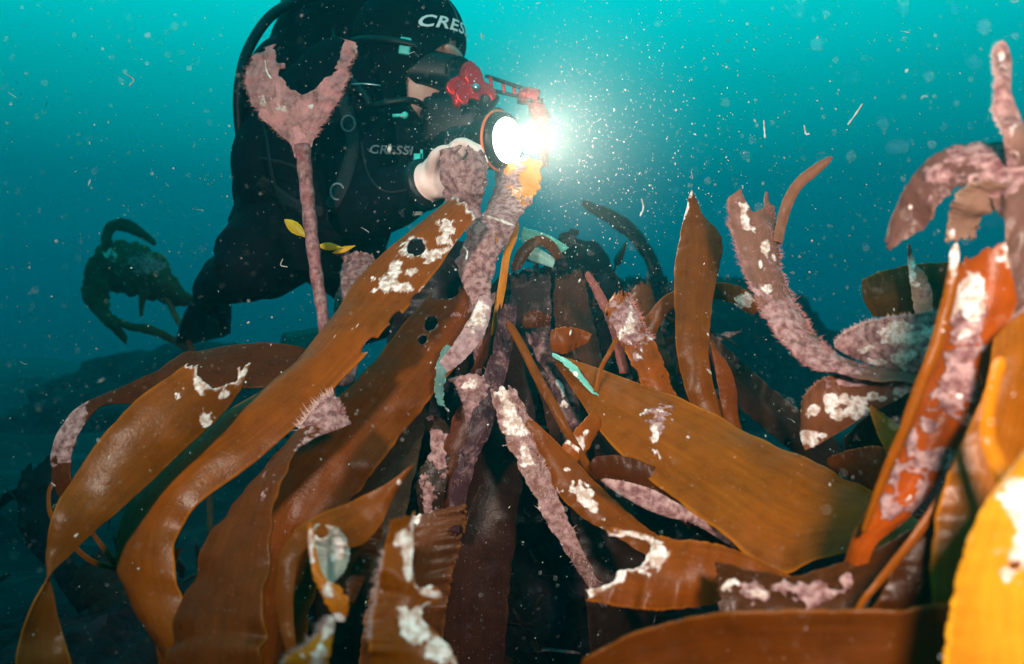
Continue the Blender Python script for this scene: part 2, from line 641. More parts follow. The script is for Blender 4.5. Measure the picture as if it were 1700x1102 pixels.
    inner = [i for i in nb if len(nb[i]) == 2 and 0 < (used[i] % m) < nu and 0 < used[i] // m < nv]
    for _ in range(3):
        new = {i: 0.5 * V2[i] + 0.25 * (V2[nb[i][0]] + V2[nb[i][1]]) for i in inner}
        for i, q in new.items():
            V2[i] = q
    o = mesh_obj(name, V2, F2, KELP, parent)
    ca = o.data.color_attributes.new('mask', 'FLOAT_COLOR', 'POINT')
    ca.data.foreach_set('color', C[used].astype(np.float32).ravel())
    sa = o.data.attributes.new('st', 'FLOAT_VECTOR', 'POINT')
    sv = np.stack([SS * (W.mean() * 260), TT * length * 14, np.full_like(SS, seed)], -1).reshape(-1, 3)[used]
    sa.data.foreach_set('vector', sv.astype(np.float32).ravel())
    jr = random.Random(int(seed * 1000))
    k0, k1 = jr.uniform(.85, 1.18), jr.uniform(.82, 1.12)
    o.color = (color[0] * k0, color[1] * k0 * k1, color[2] * k0 * k1, 1)
    sm = o.modifiers.new('thickness', 'SOLIDIFY')
    sm.thickness = thick
    sm.offset = 0
    if fuzz:
        for fz in ([fuzz] if isinstance(fuzz, dict) else fuzz):
            add_fuzz(o if parent is None else parent, X, Nn, px, py, hole, seed, **fz)
    return o


def add_fuzz(parent, X, Nn, px, py, hole, seed, n=1500, length=0.007, where=None, edge=False, mat=None, width=0.00034, t=(0, 1)):
    rng = np.random.default_rng(int(seed * 100) + n)
    vs, fs = [], []
    nv, nu = X.shape[0] - 1, X.shape[1] - 1
    tries = 0
    while len(fs) < n and tries < n * 12:
        tries += 1
        j = int((t[0] + (t[1] - t[0]) * rng.random()) * nv)
        j = min(j, nv - 1)
        if edge:
            i = 0 if (edge == 'a' or (edge is True and rng.random() < .5)) else nu
            if edge is True or edge in 'ab':
                i = min(max(i + int(rng.normal(0, 1.2)), 0), nu)
        else:
            i = int(rng.random() * nu)
        if hole[j, i] > -0.1:
            continue
        if where is not None:
            ok = False
            for (fx, fy, rx, ry) in where:
                if ((px[j, i] - fx) / rx) ** 2 + ((py[j, i] - fy) / ry) ** 2 < 1:
                    ok = True
            if not ok:
                continue
        if not edge and mnoise.noise((X[j, i][0] * 70 + seed, X[j, i][1] * 70, X[j, i][2] * 70)) < rng.uniform(-.35, .25):
            continue
        p = X[j, i] + (X[min(j + 1, nv), i] - X[j, i]) * rng.random() + (X[j, min(i + 1, nu)] - X[j, i]) * rng.random()
        nrm = Nn[j, i]
        d = rng.normal(0, 0.45, 3) + nrm * (0.5 if edge else 0.9)
        if edge:
            out = X[j, 0] - X[j, nu] if i < nu / 2 else X[j, nu] - X[j, 0]
            out = out / (np.linalg.norm(out) + 1e-9)
            d += out * 1.2
        d[2] += 0.2
        d /= np.linalg.norm(d) + 1e-9
        ln = length * 0.62 * (0.3 + 0.9 * rng.random())
        side = np.cross(d, np.array([0, 1, 0]))
        side = side / (np.linalg.norm(side) + 1e-9) * width * (0.6 + 0.8 * rng.random())
        b = len(vs)
        bend = rng.normal(0, 0.2, 3) * ln
        vs += [p - side, p + side, p + d * ln * .55 + side * .7 + bend * .3, p + d * ln * .55 - side * .7 + bend * .3, p + d * ln + bend]
        fs += [(b, b + 1, b + 2, b + 3), (b + 3, b + 2, b + 4)]
    o = mesh_obj('epiphyte_fuzz', vs, fs, mat or M_FUZZ, parent, smooth=False)
    tag(o, kind='stuff')
    return o


def frond(label, rows, color, group=None, name='kelp_frond', cat='kelp', **kw):
    rows = [tuple(r) if len(r) == 6 else tuple(r) + (r[4],) for r in rows]
    base = P(0.5 * (rows[-1][0] + rows[-1][2]), 0.5 * (rows[-1][1] + rows[-1][3]), rows[-1][4])
    e = empty(name, base)
    tag(e, label, cat, group)
    blade_part('blade', e, rows, color, **kw)
    return e


BIG = dict(nu=44, nv=200)
SML = dict(nu=16, nv=70)

# --- left side
frond('long amber frond with holes and pale scars sweeping from the hand to lower left', [
    (752, 322, 794, 352, 1.13, 1.10), (681, 381, 748, 412, 1.10, 1.08), (601, 452, 692, 485, 1.06, 1.03), (533, 542, 625, 555, 1.02, .98),
    (455, 622, 541, 653, .98, .94), (370, 685, 440, 748, .94, .90), (275, 755, 344, 816, .91, .87), (205, 840, 290, 880, .89, .85),
    (184, 920, 285, 950, .87, .83), (205, 985, 310, 1030, .85, .81), (261, 1101, 400, 1130, .82, .78), (340, 1260, 480, 1270, .80, .78), (420, 1420, 520, 1420, .8, .8)],
    ORANGE, seed=1.3, jag0=0.012, cup=0.14, ripple=0.02, nib=0.015, tip_bleach=0.012, **BIG,
    feats=[('hole', 691, 410, 16, 14), ('bleach', 655, 450, 12, 22, 20), ('bleach', 664, 476, 26, 6, 15), ('bleach', 681, 452, 7, 6),
           ('bleach', 742, 381, 15, 9, 30), ('bleach', 733, 401, 9, 9), ('bleach', 728, 419, 30, 6, -15), ('bleach', 641, 478, 6, 11), ('bleach', 715, 432, 18, 5, -30),
           ('hole', 690, 497, 13, 9, -45, .4), ('hole', 657, 529, 15, 8, -45, .4), ('hole', 612, 574, 17, 8, -45, .4), ('hole', 783, 402, 22, 16, -30, .6)])
frond('brown frond with dark round holes lying under the long amber frond', [
    (745, 455, 838, 478, 1.16), (690, 515, 795, 545, 1.14), (630, 585, 750, 610, 1.10), (560, 660, 690, 690, 1.06), (490, 740, 620, 780, 1.02),
    (430, 830, 560, 870, .99), (390, 950, 520, 985, .97), (370, 1100, 500, 1110, .96), (370, 1280, 480, 1290, .95)],
    AMBER, seed=2.1, jag0=0.06, cup=0.12, nib=0.04, **BIG,
    feats=[('hole', 715, 536, 11, 14, 20, .5), ('hole', 702, 563, 9, 8, 0, .5), ('hole', 742, 478, 28, 20, -30, .4), ('crust', 800, 500, 30, 30)])
frond('broad amber frond with a torn pale notched tip, twisting at far left', [
    (322, 596, 418, 596, .90, .93), (270, 632, 395, 655, .88, .91), (221, 668, 345, 710, .86, .88), (172, 722, 288, 762, .84, .86), (118, 796, 215, 832, .82, .83),
    (90, 850, 160, 878, .80, .81), (79, 905, 108, 928, .79, .79), (78, 945, 82, 955, .78, .775), (90, 1000, 52, 1003, .775, .76), (104, 1050, 33, 1060, .77, .75),
    (122, 1115, 26, 1125, .76, .74), (160, 1260, 40, 1270, .76, .76), (200, 1400, 90, 1400, .78, .78)],
    AMBER, seed=3.7, jag0=0.035, cup=0.10, ripple=0.015, nib=0.02, tip_bleach=0.012, **BIG,
    feats=[('hole', 362, 612, 36, 32), ('bleach', 341, 702, 8, 6), ('bleach', 330, 640, 7, 22, -10), ('bleach', 396, 622, 18, 8, -40), ('bleach', 372, 655, 16, 6, -30)])
frond('brown mauve frond arching behind the torn frond at far left', [
    (560, 578, 540, 640, 1.10, 1.06), (440, 570, 430, 640, 1.10, 1.05), (344, 577, 345, 640, 1.08, 1.03), (295, 592, 300, 655, 1.06, 1.01), (260, 616, 255, 668, 1.03, 1.0),
    (211, 639, 205, 668, 1.0, .98), (162, 658, 168, 674, .97, .96), (123, 683, 142, 703, .95, .94), (96, 722, 124, 735, .93, .92), (85, 767, 117, 770, .92, .91),
    (89, 800, 117, 803, .91, .90), (105, 840, 122, 840, .91, .91), (130, 900, 140, 895, .93, .93)],
    BROWN, seed=4.2, cup=0.05, nib=0.02, **BIG, feats=[('crust', 110, 715, 24, 45, 30)])
frond('thin brown ribbon looping below the mauve arch at far left', [
    (92, 790, 98, 792, .93), (78, 815, 84, 817, .92), (80, 850, 87, 848, .91), (100, 885, 106, 880, .90), (125, 915, 129, 908, .89), (155, 938, 158, 931, .88), (192, 948, 193, 941, .88), (230, 960, 230, 950, .9)],
    AMBER, seed=5.2, cup=0.05, nib=0.0, **SML)
frond('thin amber ribbon slanting behind the twisting frond at far left', [
    (142, 872, 150, 874, .91), (160, 900, 167, 897, .90), (178, 925, 186, 920, .89), (192, 945, 199, 938, .89), (215, 975, 222, 970, .9)],
    AMBER, seed=5.9, cup=0.05, nib=0.0, **SML)
frond('rusty frond with a mauve fuzzy tip curving down at lower left', [
    (560, 648, 587, 702, .93, .92), (528, 672, 560, 712, .91, .90), (492, 714, 524, 728, .89, .88), (460, 757, 492, 748, .87, .85), (408, 806, 472, 778, .84, .82), (374, 850, 457, 828, .82, .79),
    (339, 899, 445, 895, .80, .76), (310, 968, 436, 983, .78, .73), (285, 1037, 433, 1052, .76, .71), (266, 1101, 433, 1110, .74, .70), (250, 1260, 430, 1260, .73, .70), (260, 1420, 420, 1420, .73, .73)],
    RUST, seed=6.4, jag0=0.02, cup=0.08, nib=0.015, **BIG,
    feats=[('crust', 548, 690, 46, 36, -30), ('hole', 590, 690, 10, 9, 0, .6)],
    fuzz=[dict(n=700, length=0.008, where=[(548, 682, 40, 34)]), dict(n=500, length=0.016, edge='a', t=(0, 0.16), mat=M_FUZZ_PALE)])
frond('small amber frond behind the rusty frond at lower left', [
    (240, 925, 300, 905, .93), (225, 960, 290, 960, .92), (235, 1010, 310, 1010, .91), (260, 1080, 340, 1080, .9), (290, 1260, 370, 1260, .9)],
    AMBER, seed=7.7, jag0=0.04, cup=0.1, nu=24, nv=90, feats=[('hole', 240, 950, 9, 9)])
frond('arched amber frond with a pointed tip above the torn cream strip', [
    (686, 766, 682, 776, .72), (647, 801, 652, 824, .71), (578, 835, 630, 872, .70), (519, 860, 590, 906, .68), (489, 885, 526, 903, .67), (467, 924, 499, 922, .66),
    (460, 973, 489, 965, .65), (465, 1032, 487, 1028, .64), (477, 1090, 493, 1085, .63), (492, 1260, 510, 1260, .63)],
    AMBER, seed=8.1, cup=0.10, nib=0.02, **BIG, feats=[('bleach', 668, 812, 4, 16, 25), ('bleach', 662, 800, 5, 8)])
frond('dark brown lobe of frond hanging below the arched amber frond', [
    (560, 862, 640, 848, .74), (562, 905, 628, 905, .73), (565, 955, 605, 960, .72), (572, 1000, 586, 1002, .71)],
    BROWN, seed=8.8, cup=0.14, nib=0.05, nu=24, nv=70)
frond('torn cream and orange strip hanging at bottom left of centre', [
    (512, 864, 521, 867, .62), (514, 915, 526, 920, .62), (522, 958, 538, 958, .61), (533, 985, 566, 978, .605), (548, 1012, 578, 1002, .60), (560, 1030, 572, 1032, .60)],
    GOLD, seed=9.3, cup=0.1, nib=0.12, nu=18, nv=110, feats=[('bleach', 517, 895, 4, 40), ('bleach', 560, 1024, 16, 10), ('bleach', 545, 985, 10, 8, 30)])
frond('grey translucent scrap of dead frond beside the torn cream strip', [
    (522, 868, 562, 872, .64), (524, 898, 578, 914, .645), (528, 935, 573, 942, .64), (535, 972, 547, 976, .63)],
    (0.26, 0.22, 0.20), seed=9.9, cup=0.12, nib=0.06, nu=26, nv=60, feats=[('hole', 534, 882, 13, 13), ('bleach', 560, 905, 14, 22)])
frond('fuzzy orange and white stub at the bottom edge left of centre', [
    (546, 1022, 557, 1024, .56), (534, 1048, 552, 1055, .56), (505, 1076, 546, 1086, .55), (470, 1105, 540, 1115, .55), (440, 1250, 540, 1250, .55)],
    GOLD, seed=10.6, cup=0.12, nib=0.08, nu=26, nv=80, feats=[('bleach', 546, 1040, 10, 28, 20), ('bleach', 532, 1085, 10, 16)],
    fuzz=dict(n=500, length=0.010, edge='a', mat=M_FUZZ_PALE))
frond('torn orange frond with big white bleached patches at bottom centre', [
    (652, 862, 688, 846, .60, .62), (642, 903, 684, 900, .60, .61), (633, 950, 688, 955, .59, .60), (625, 990, 734, 985, .59, .60), (619, 1030, 700, 1020, .58, .59), (615, 1065, 742, 1068, .57, .58),
    (612, 1110, 765, 1110, .57, .57), (600, 1260, 790, 1260, .56, .56), (590, 1400, 800, 1400, .58, .58)],
    ORANGE, seed=11.2, jag0=0.03, cup=0.08, nib=0.05, **BIG,
    feats=[('bleach', 668, 894, 15, 11, 20), ('bleach', 677, 940, 10, 36), ('bleach', 712, 985, 26, 7, 10), ('bleach', 688, 1038, 26, 26), ('bleach', 728, 1076, 26, 26), ('bleach', 690, 870, 12, 14), ('hole', 712, 1012, 12, 10), ('hole', 706, 955, 18, 22)],
    fuzz=dict(n=700, length=0.010, edge='a', t=(.15, .6), mat=M_FUZZ_PALE))
frond('dark brown frond with a jagged toothed tip behind the white torn frond', [
    (652, 866, 775, 832, .82), (645, 900, 770, 880, .81), (620, 970, 752, 950, .80), (600, 1060, 735, 1050, .79), (580, 1260, 720, 1260, .79)],
    (0.09, 0.026, 0.006), seed=12.9, jag0=0.09, cup=0.1, nib=0.05, **BIG, feats=[('bleach', 680, 856, 24, 9, -20), ('hole', 758, 880, 14, 10, -20, .3)])
frond('dark olive frond standing behind the rusty frond near the centre left', [
    (640, 640, 720, 640, 1.16), (600, 720, 700, 730, 1.10), (560, 810, 680, 820, 1.05), (530, 920, 650, 930, 1.0), (520, 1060, 620, 1060, .98), (520, 1280, 600, 1280, .97)],
    DARK, seed=13.4, cup=0.1, nib=0.03, nu=30, nv=90)

# --- centre
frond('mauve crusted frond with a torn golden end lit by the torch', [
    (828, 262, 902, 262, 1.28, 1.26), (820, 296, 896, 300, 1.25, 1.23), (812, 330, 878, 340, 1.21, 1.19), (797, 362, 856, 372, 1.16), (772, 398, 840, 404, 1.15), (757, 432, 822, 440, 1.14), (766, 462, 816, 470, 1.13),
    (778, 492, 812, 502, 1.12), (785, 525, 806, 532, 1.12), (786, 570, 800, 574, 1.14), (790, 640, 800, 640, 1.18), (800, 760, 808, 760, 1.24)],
    GOLD, seed=14.5, jag0=0.02, cup=0.16, nib=0.09, crust=0.95, **BIG, feats=[('clean', 882, 300, 20, 38, 10), ('clean', 845, 280, 9, 14), ('bleach', 834, 368, 24, 3, 20)],  # gold of the uncrusted end also paints in the torch light
    fuzz=dict(n=900, length=0.006, t=(0, .5)))
frond('grey brown crusted frond tip gripped in front of the bare hand', [
    (728, 244, 802, 238, 1.165), (730, 272, 808, 276, 1.16), (734, 310, 806, 312, 1.165), (742, 338, 798, 342, 1.18), (768, 372, 798, 376, 1.17), (778, 405, 796, 410, 1.16), (782, 480, 792, 480, 1.17), (785, 600, 793, 600, 1.20)],
    (0.15, 0.09, 0.07), seed=15.8, jag0=0.05, cup=0.16, nib=0.08, crust=0.85, nu=40, nv=140, feats=[('hole', 768, 255, 8, 12, 0, .2), ('bleach', 787, 395, 9, 8)],
    fuzz=dict(n=700, length=0.005, t=(0, .5)))
frond('pale lilac blade hanging below the crusted golden frond', [
    (800, 486, 817, 494, 1.09), (783, 522, 812, 532, 1.08), (760, 560, 795, 568, 1.06), (738, 590, 765, 602, 1.05), (722, 612, 735, 622, 1.05)],
    (0.36, 0.26, 0.28), seed=16.1, cup=0.1, nib=0.07, nu=24, nv=70, crust=0.5, feats=[('bleach', 795, 520, 12, 20, 20)])
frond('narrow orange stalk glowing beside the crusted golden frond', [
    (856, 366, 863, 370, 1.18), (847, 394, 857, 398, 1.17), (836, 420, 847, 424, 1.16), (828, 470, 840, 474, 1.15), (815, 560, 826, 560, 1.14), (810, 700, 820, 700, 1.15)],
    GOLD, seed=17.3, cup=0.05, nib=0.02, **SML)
frond('short orange frond arching below the torch over turquoise scraps', [
    (846, 448, 860, 452, 1.24), (862, 412, 878, 424, 1.24), (893, 391, 896, 406, 1.24), (918, 400, 910, 416, 1.25), (934, 424, 922, 432, 1.26)],
    AMBER, seed=17.9, cup=0.1, nib=0.03, nu=20, nv=60)
frond('bright turquoise scrap under the torch beam', [
    (866, 377, 864, 402, 1.27), (905, 388, 900, 412, 1.27), (945, 411, 928, 421, 1.28)], TURQ, seed=18.2, cup=0.1, nib=0.04, nu=16, nv=40)  # small turquoise sheet shaped like the fronds
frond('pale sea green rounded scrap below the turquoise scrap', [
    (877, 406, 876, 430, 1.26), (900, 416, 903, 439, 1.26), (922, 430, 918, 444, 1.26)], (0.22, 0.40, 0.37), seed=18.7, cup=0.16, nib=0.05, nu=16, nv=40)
frond('orange lobe of frond in the dark tangle right of centre', [
    (912, 548, 914, 582, 1.10), (938, 543, 938, 587, 1.10), (964, 547, 960, 577, 1.11), (983, 555, 978, 566, 1.11)], AMBER, seed=19.4, cup=0.1, nib=0.05, nu=20, nv=40)
frond('small brown lobe of frond above the orange lobe at centre', [
    (864, 525, 868, 545, 1.14), (888, 516, 892, 543, 1.14), (912, 524, 910, 540, 1.15)], BROWN, seed=19.9, cup=0.1, nib=0.05, nu=20, nv=40, fuzz=dict(n=250, length=.008))
frond('thin orange stipe slanting down through the dark centre', [
    (838, 535, 848, 532, 1.03), (860, 575, 872, 572, 1.01), (886, 628, 899, 624, .99), (910, 672, 924, 668, .97), (936, 720, 948, 715, .96), (985, 800, 995, 796, .97)],
    AMBER, seed=20.3, cup=0.2, nib=0.03, nu=14, nv=90, crust=.3)
frond('blurred mauve white fuzzy frond drooping at the dark centre', [
    (808, 636, 850, 636, 1.0), (828, 700, 880, 695, .98), (850, 752, 898, 745, .96), (880, 812, 918, 800, .94), (912, 874, 942, 858, .93), (952, 935, 972, 922, .93), (1000, 1010, 1015, 1000, .95)],
    (0.16, 0.06, 0.04), seed=21.6, jag0=0.05, cup=0.06, nib=0.14, crust=.55, nu=30, nv=110, feats=[('bleach', 850, 690, 12, 42, -22), ('bleach', 875, 755, 9, 30, -22)], fuzz=dict(n=1600, length=0.012, mat=M_FUZZ_PALE))
frond('brown frond with a white scar slanting from centre to lower right', [
    (868, 680, 880, 740, .98, .97), (942, 752, 915, 800, .95, .94), (993, 803, 948, 842, .93, .92), (1044, 852, 1000, 878, .91, .90), (1090, 886, 1050, 905, .89, .88), (1150, 920, 1120, 950, .87, .86), (1250, 980, 1230, 1010, .87, .87)],
    AMBER, seed=22.7, cup=0.1, nib=0.03, nu=34, nv=120, feats=[('bleach', 975, 833, 34, 11, 48), ('bleach', 940, 780, 8, 5)])
frond('small dark frond with pale specks hanging at the black centre', [
    (700, 690, 735, 690, 1.12), (715, 740, 760, 740, 1.1), (690, 800, 740, 805, 1.08), (700, 870, 730, 870, 1.08), (710, 1000, 740, 1000, 1.1)],
    DARK, seed=23.1, cup=0.1, nib=0.08, nu=24, nv=80, feats=[('bleach', 733, 640, 8, 16), ('crust', 725, 740, 20, 40), ('crust', 710, 830, 10, 40)])
frond('pale turquoise streaked scrap of blade left of the dark centre', [
    (735, 575, 748, 570, 1.06), (725, 610, 742, 612, 1.05), (722, 650, 736, 655, 1.05), (728, 672, 738, 675, 1.05)], (0.11, 0.26, 0.24), seed=23.8, cup=0.1, crust=.26, nib=0.2, nu=14, nv=50)
frond('long dim teal scrap of blade in the black centre', [
    (715, 770, 735, 765, 1.1), (700, 800, 722, 800, 1.1), (695, 840, 708, 845, 1.1)], (0.10, 0.24, 0.23), seed=24.4, cup=0.1, nib=0.1, nu=14, nv=40)
frond('mauve fuzzy tuft of frond behind the long amber frond below the diver', [
    (566, 412, 618, 418, 1.30), (568, 440, 630, 446, 1.28), (562, 470, 620, 480, 1.26), (555, 520, 600, 530, 1.25), (560, 640, 590, 640, 1.25)],
    (0.12, 0.06, 0.07), seed=24.9, jag0=.1, cup=0.1, nib=0.1, crust=.6, nu=26, nv=70, fuzz=dict(n=700, length=.008))

frond('dark frond added behind the holes of the long amber frond', [
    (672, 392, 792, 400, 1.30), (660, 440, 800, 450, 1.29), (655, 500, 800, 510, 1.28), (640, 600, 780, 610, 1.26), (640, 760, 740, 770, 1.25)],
    (0.014, 0.008, 0.010), seed=62.3, jag0=.03, cup=.1, nib=.06, nu=30, nv=70, crust=.2)  # near-black sheet added to darken what shows through the holes
frond('dark purple fuzzy frond drooping left of the thin orange stipe', [
    (828, 500, 860, 496, 1.12), (822, 560, 850, 562, 1.10), (806, 620, 838, 628, 1.08), (780, 700, 815, 710, 1.06), (752, 790, 780, 800, 1.05), (740, 880, 760, 885, 1.06)],
    (0.05, 0.022, 0.028), seed=63.1, jag0=.07, cup=.08, nib=.16, nu=26, nv=90, crust=.36, fuzz=dict(n=600, length=.008))
frond('dim purple frond between the orange stipe and the huge frond', [
    (868, 545, 900, 540, 1.16), (890, 590, 925, 585, 1.14), (915, 640, 950, 634, 1.12), (935, 700, 965, 695, 1.10), (950, 760, 975, 756, 1.1)],
    (0.05, 0.022, 0.028), seed=64.7, jag0=.08, cup=.14, nib=.1, nu=24, nv=80, crust=.45, fuzz=dict(n=500, length=.008), feats=[('bleach', 930, 640, 6, 16, -30)])
frond('ragged mauve scrap of frond hanging at the dark centre', [
    (742, 625, 800, 618, 1.08), (760, 650, 812, 645, 1.07), (770, 680, 800, 690, 1.07), (775, 720, 785, 722, 1.08)],
    (0.14, 0.07, 0.08), seed=65.4, jag0=.08, cup=.14, nib=.1, nu=26, nv=50, crust=.6, feats=[('bleach', 775, 640, 14, 6, -20)])

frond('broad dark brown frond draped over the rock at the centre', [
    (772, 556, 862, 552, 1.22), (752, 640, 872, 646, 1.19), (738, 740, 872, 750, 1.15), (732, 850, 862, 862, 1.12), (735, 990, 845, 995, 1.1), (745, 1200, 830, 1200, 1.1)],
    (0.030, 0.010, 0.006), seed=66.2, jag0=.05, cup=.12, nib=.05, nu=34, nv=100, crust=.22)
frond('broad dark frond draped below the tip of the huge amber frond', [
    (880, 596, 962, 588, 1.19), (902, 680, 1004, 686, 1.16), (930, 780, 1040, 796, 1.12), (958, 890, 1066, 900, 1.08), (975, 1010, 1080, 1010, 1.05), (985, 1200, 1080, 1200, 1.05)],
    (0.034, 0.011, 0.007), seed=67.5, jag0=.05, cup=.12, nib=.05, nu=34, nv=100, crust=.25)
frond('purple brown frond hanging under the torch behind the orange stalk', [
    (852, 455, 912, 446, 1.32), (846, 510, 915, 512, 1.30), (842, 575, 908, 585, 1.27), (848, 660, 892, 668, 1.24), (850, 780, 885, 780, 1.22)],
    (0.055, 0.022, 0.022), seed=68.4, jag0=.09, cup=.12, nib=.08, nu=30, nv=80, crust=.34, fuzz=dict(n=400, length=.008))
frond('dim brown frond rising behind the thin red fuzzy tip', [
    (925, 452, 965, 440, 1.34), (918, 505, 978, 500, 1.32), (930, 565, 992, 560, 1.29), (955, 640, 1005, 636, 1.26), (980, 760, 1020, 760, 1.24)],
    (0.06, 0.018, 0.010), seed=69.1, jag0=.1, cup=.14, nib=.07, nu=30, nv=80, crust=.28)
frond('dim amber frond behind the frayed orange frond tip', [
    (1052, 468, 1078, 462, 1.26), (1046, 510, 1088, 505, 1.24), (1056, 560, 1100, 556, 1.21), (1080, 620, 1122, 618, 1.18), (1120, 740, 1150, 740, 1.16)],
    (0.08, 0.022, 0.006), seed=70.6, jag0=.08, cup=.14, nib=.07, nu=28, nv=80, crust=.2)
frond('torn brown frond hanging behind the pale lilac blade', [
    (818, 512, 850, 505, 1.16), (800, 570, 850, 572, 1.14), (775, 630, 835, 640, 1.12), (750, 700, 812, 712, 1.10), (725, 800, 775, 806, 1.09), (715, 940, 745, 940, 1.1)],
    (0.075, 0.020, 0.007), seed=71.8, jag0=.06, cup=.14, nib=.07, nu=30, nv=90, crust=.26, feats=[('hole', 800, 620, 12, 9, 30, .4)])

# --- right side
frond('huge amber frond spreading from the centre to the lower right', [
    (917, 587, 921, 601, 1.08, 1.08), (993, 611, 965, 668, 1.05, 1.03), (1095, 647, 1008, 728, 1.0, .97), (1197, 688, 1090, 800, .95, .90), (1299, 739, 1185, 872, .90, .84),
    (1380, 777, 1290, 940, .86, .79), (1445, 812, 1400, 912, .83, .77), (1520, 860, 1500, 920, .80, .76), (1620, 930, 1600, 980, .78, .76), (1740, 1060, 1700, 1100, .78, .78)],
    ORANGE, seed=25.5, jag0=0.02, cup=0.10, ripple=0.02, nib=0.015, nu=60, nv=200, feats=[('crust', 1095, 710, 10, 20), ('bleach', 1090, 725, 6, 12)])
frond('turquoise white torn sliver along the tip of the huge frond', [
    (914, 587, 920, 585, 1.06), (938, 607, 952, 606, 1.04), (955, 626, 972, 632, 1.03), (985, 655, 993, 658, 1.02)], (0.15, 0.42, 0.37), seed=26.2, cup=0.1, crust=.22, nib=0.18, nu=14, nv=50, feats=[('bleach', 955, 622, 6, 8)])
frond('folded orange scrap with a yellow patch below the huge frond tip', [
    (985, 682, 1000, 700, .99), (958, 710, 982, 738, .97), (936, 738, 962, 762, .96), (925, 765, 940, 785, .96)], ORANGE, seed=26.8, cup=0.1, nib=0.04, nu=20, nv=50, feats=[('bleach', 962, 740, 10, 16, 35)])
frond('mauve fuzzy lens shaped blade beneath the huge amber frond', [
    (996, 793, 1000, 800, .88), (1040, 800, 1035, 824, .87), (1085, 814, 1075, 846, .86), (1125, 836, 1110, 858, .85), (1165, 862, 1150, 868, .85), (1230, 900, 1220, 910, .86)],
    MAUVE, seed=27.3, cup=0.14, nib=0.03, crust=.9, nu=26, nv=80, fuzz=dict(n=900, length=.007))
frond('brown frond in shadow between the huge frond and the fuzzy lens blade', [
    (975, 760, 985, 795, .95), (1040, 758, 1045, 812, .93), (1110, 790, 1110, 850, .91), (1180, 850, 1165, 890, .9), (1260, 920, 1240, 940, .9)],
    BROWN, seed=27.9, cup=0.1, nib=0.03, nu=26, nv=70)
frond('amber frond with a deep white rimmed bite at lower right of centre', [
    (1010, 874, 955, 992, .74, .72), (1060, 884, 1030, 1006, .74, .71), (1110, 893, 1090, 1012, .73, .70), (1170, 899, 1150, 1008, .72, .70), (1220, 912, 1210, 1000, .72, .70), (1300, 950, 1290, 1010, .71, .70), (1400, 1010, 1390, 1060, .71, .71)],
    AMBER, seed=28.4, jag0=0.05, cup=0.08, nib=0.03, **BIG,
    feats=[('hole', 1030, 918, 52, 30, -8), ('hole', 985, 945, 38, 34, -20, .8), ('bleach', 1095, 920, 14, 26, 20), ('bleach', 1018, 962, 28, 14, -25), ('bleach', 972, 986, 18, 7), ('bleach', 1040, 886, 30, 5, 10)])
frond('brown frond blotched with lilac crust along the lower right', [
    (1180, 930, 1190, 1030, .66, .63), (1250, 945, 1250, 1050, .65, .62), (1330, 955, 1330, 1060, .64, .61), (1420, 925, 1430, 1050, .63, .6), (1510, 880, 1530, 1030, .62, .6), (1600, 840, 1620, 1000, .61, .6), (1720, 800, 1740, 980, .6, .6)],
    BROWN, seed=29.8, jag0=.03, cup=0.08, nib=0.03, **BIG,
    feats=[('crust', 1260, 985, 22, 12, 20), ('crust', 1300, 975, 26, 10), ('crust', 1350, 985, 20, 16), ('crust', 1405, 965, 10, 14), ('bleach', 1262, 986, 12, 6), ('bleach', 1208, 970, 10, 6, -40)])
frond('wide dark brown frond along the bottom edge at right', [
    (940, 1110, 980, 1260, .56, .54), (1060, 1048, 1080, 1230, .55, .53), (1200, 1016, 1220, 1220, .54, .52), (1350, 1012, 1360, 1220, .53, .51), (1500, 1010, 1510, 1220, .52, .5), (1640, 990, 1650, 1220, .51, .5), (1800, 960, 1800, 1200, .5, .5)],
    (0.09, 0.020, 0.001), seed=30.6, cup=-0.10, ripple=.012, nib=0.02, **BIG)
frond('upright dark amber blade with a pointed pale tip right of centre', [
    (1146, 314, 1149, 318, 1.08), (1138, 352, 1166, 354, 1.07), (1128, 398, 1190, 382, 1.06), (1121, 434, 1200, 410, 1.05), (1120, 507, 1186, 480, 1.03), (1123, 571, 1178, 545, 1.01), (1133, 626, 1178, 600, 1.0), (1146, 666, 1190, 656, .99),
    (1180, 740, 1230, 730, .98), (1220, 900, 1270, 900, .98)],
    AMBER, seed=31.7, cup=0.14, nib=0.03, nu=40, nv=160, feats=[('bleach', 1146, 320, 6, 14), ('bleach', 1140, 345, 4, 14, 15)])
frond('narrow brown frond arching behind the upright pointed blade', [
    (1056, 600, 1076, 604, 1.14), (1062, 556, 1086, 560, 1.14), (1076, 522, 1100, 532, 1.14), (1103, 492, 1118, 512, 1.14), (1140, 476, 1145, 500, 1.14), (1185, 470, 1186, 496, 1.14), (1218, 472, 1210, 500, 1.13), (1245, 486, 1232, 514, 1.12), (1266, 512, 1258, 524, 1.12)],
    AMBER, seed=32.5, cup=0.1, nib=0.03, jag1=.04, nu=24, nv=110, feats=[('bleach', 1240, 500, 10, 14)])
frond('orange frond with a frayed fuzzy tip left of the upright blade', [
    (1024, 482, 1040, 478, 1.10), (1006, 512, 1052, 508, 1.08), (1018, 545, 1070, 540, 1.06), (1040, 585, 1090, 575, 1.04), (1058, 622, 1108, 618, 1.02), (1078, 655, 1124, 658, 1.01), (1120, 740, 1165, 740, 1.0), (1180, 880, 1220, 880, 1.0)],
    ORANGE, seed=33.4, jag0=0.08, cup=0.12, nib=0.08, nu=34, nv=130, feats=[('crust', 1040, 530, 30, 34), ('bleach', 1048, 535, 9, 12)],
    fuzz=[dict(n=900, length=0.009, where=[(1035, 535, 45, 55)]), dict(n=300, length=0.012, edge='b', t=(0, .35))])
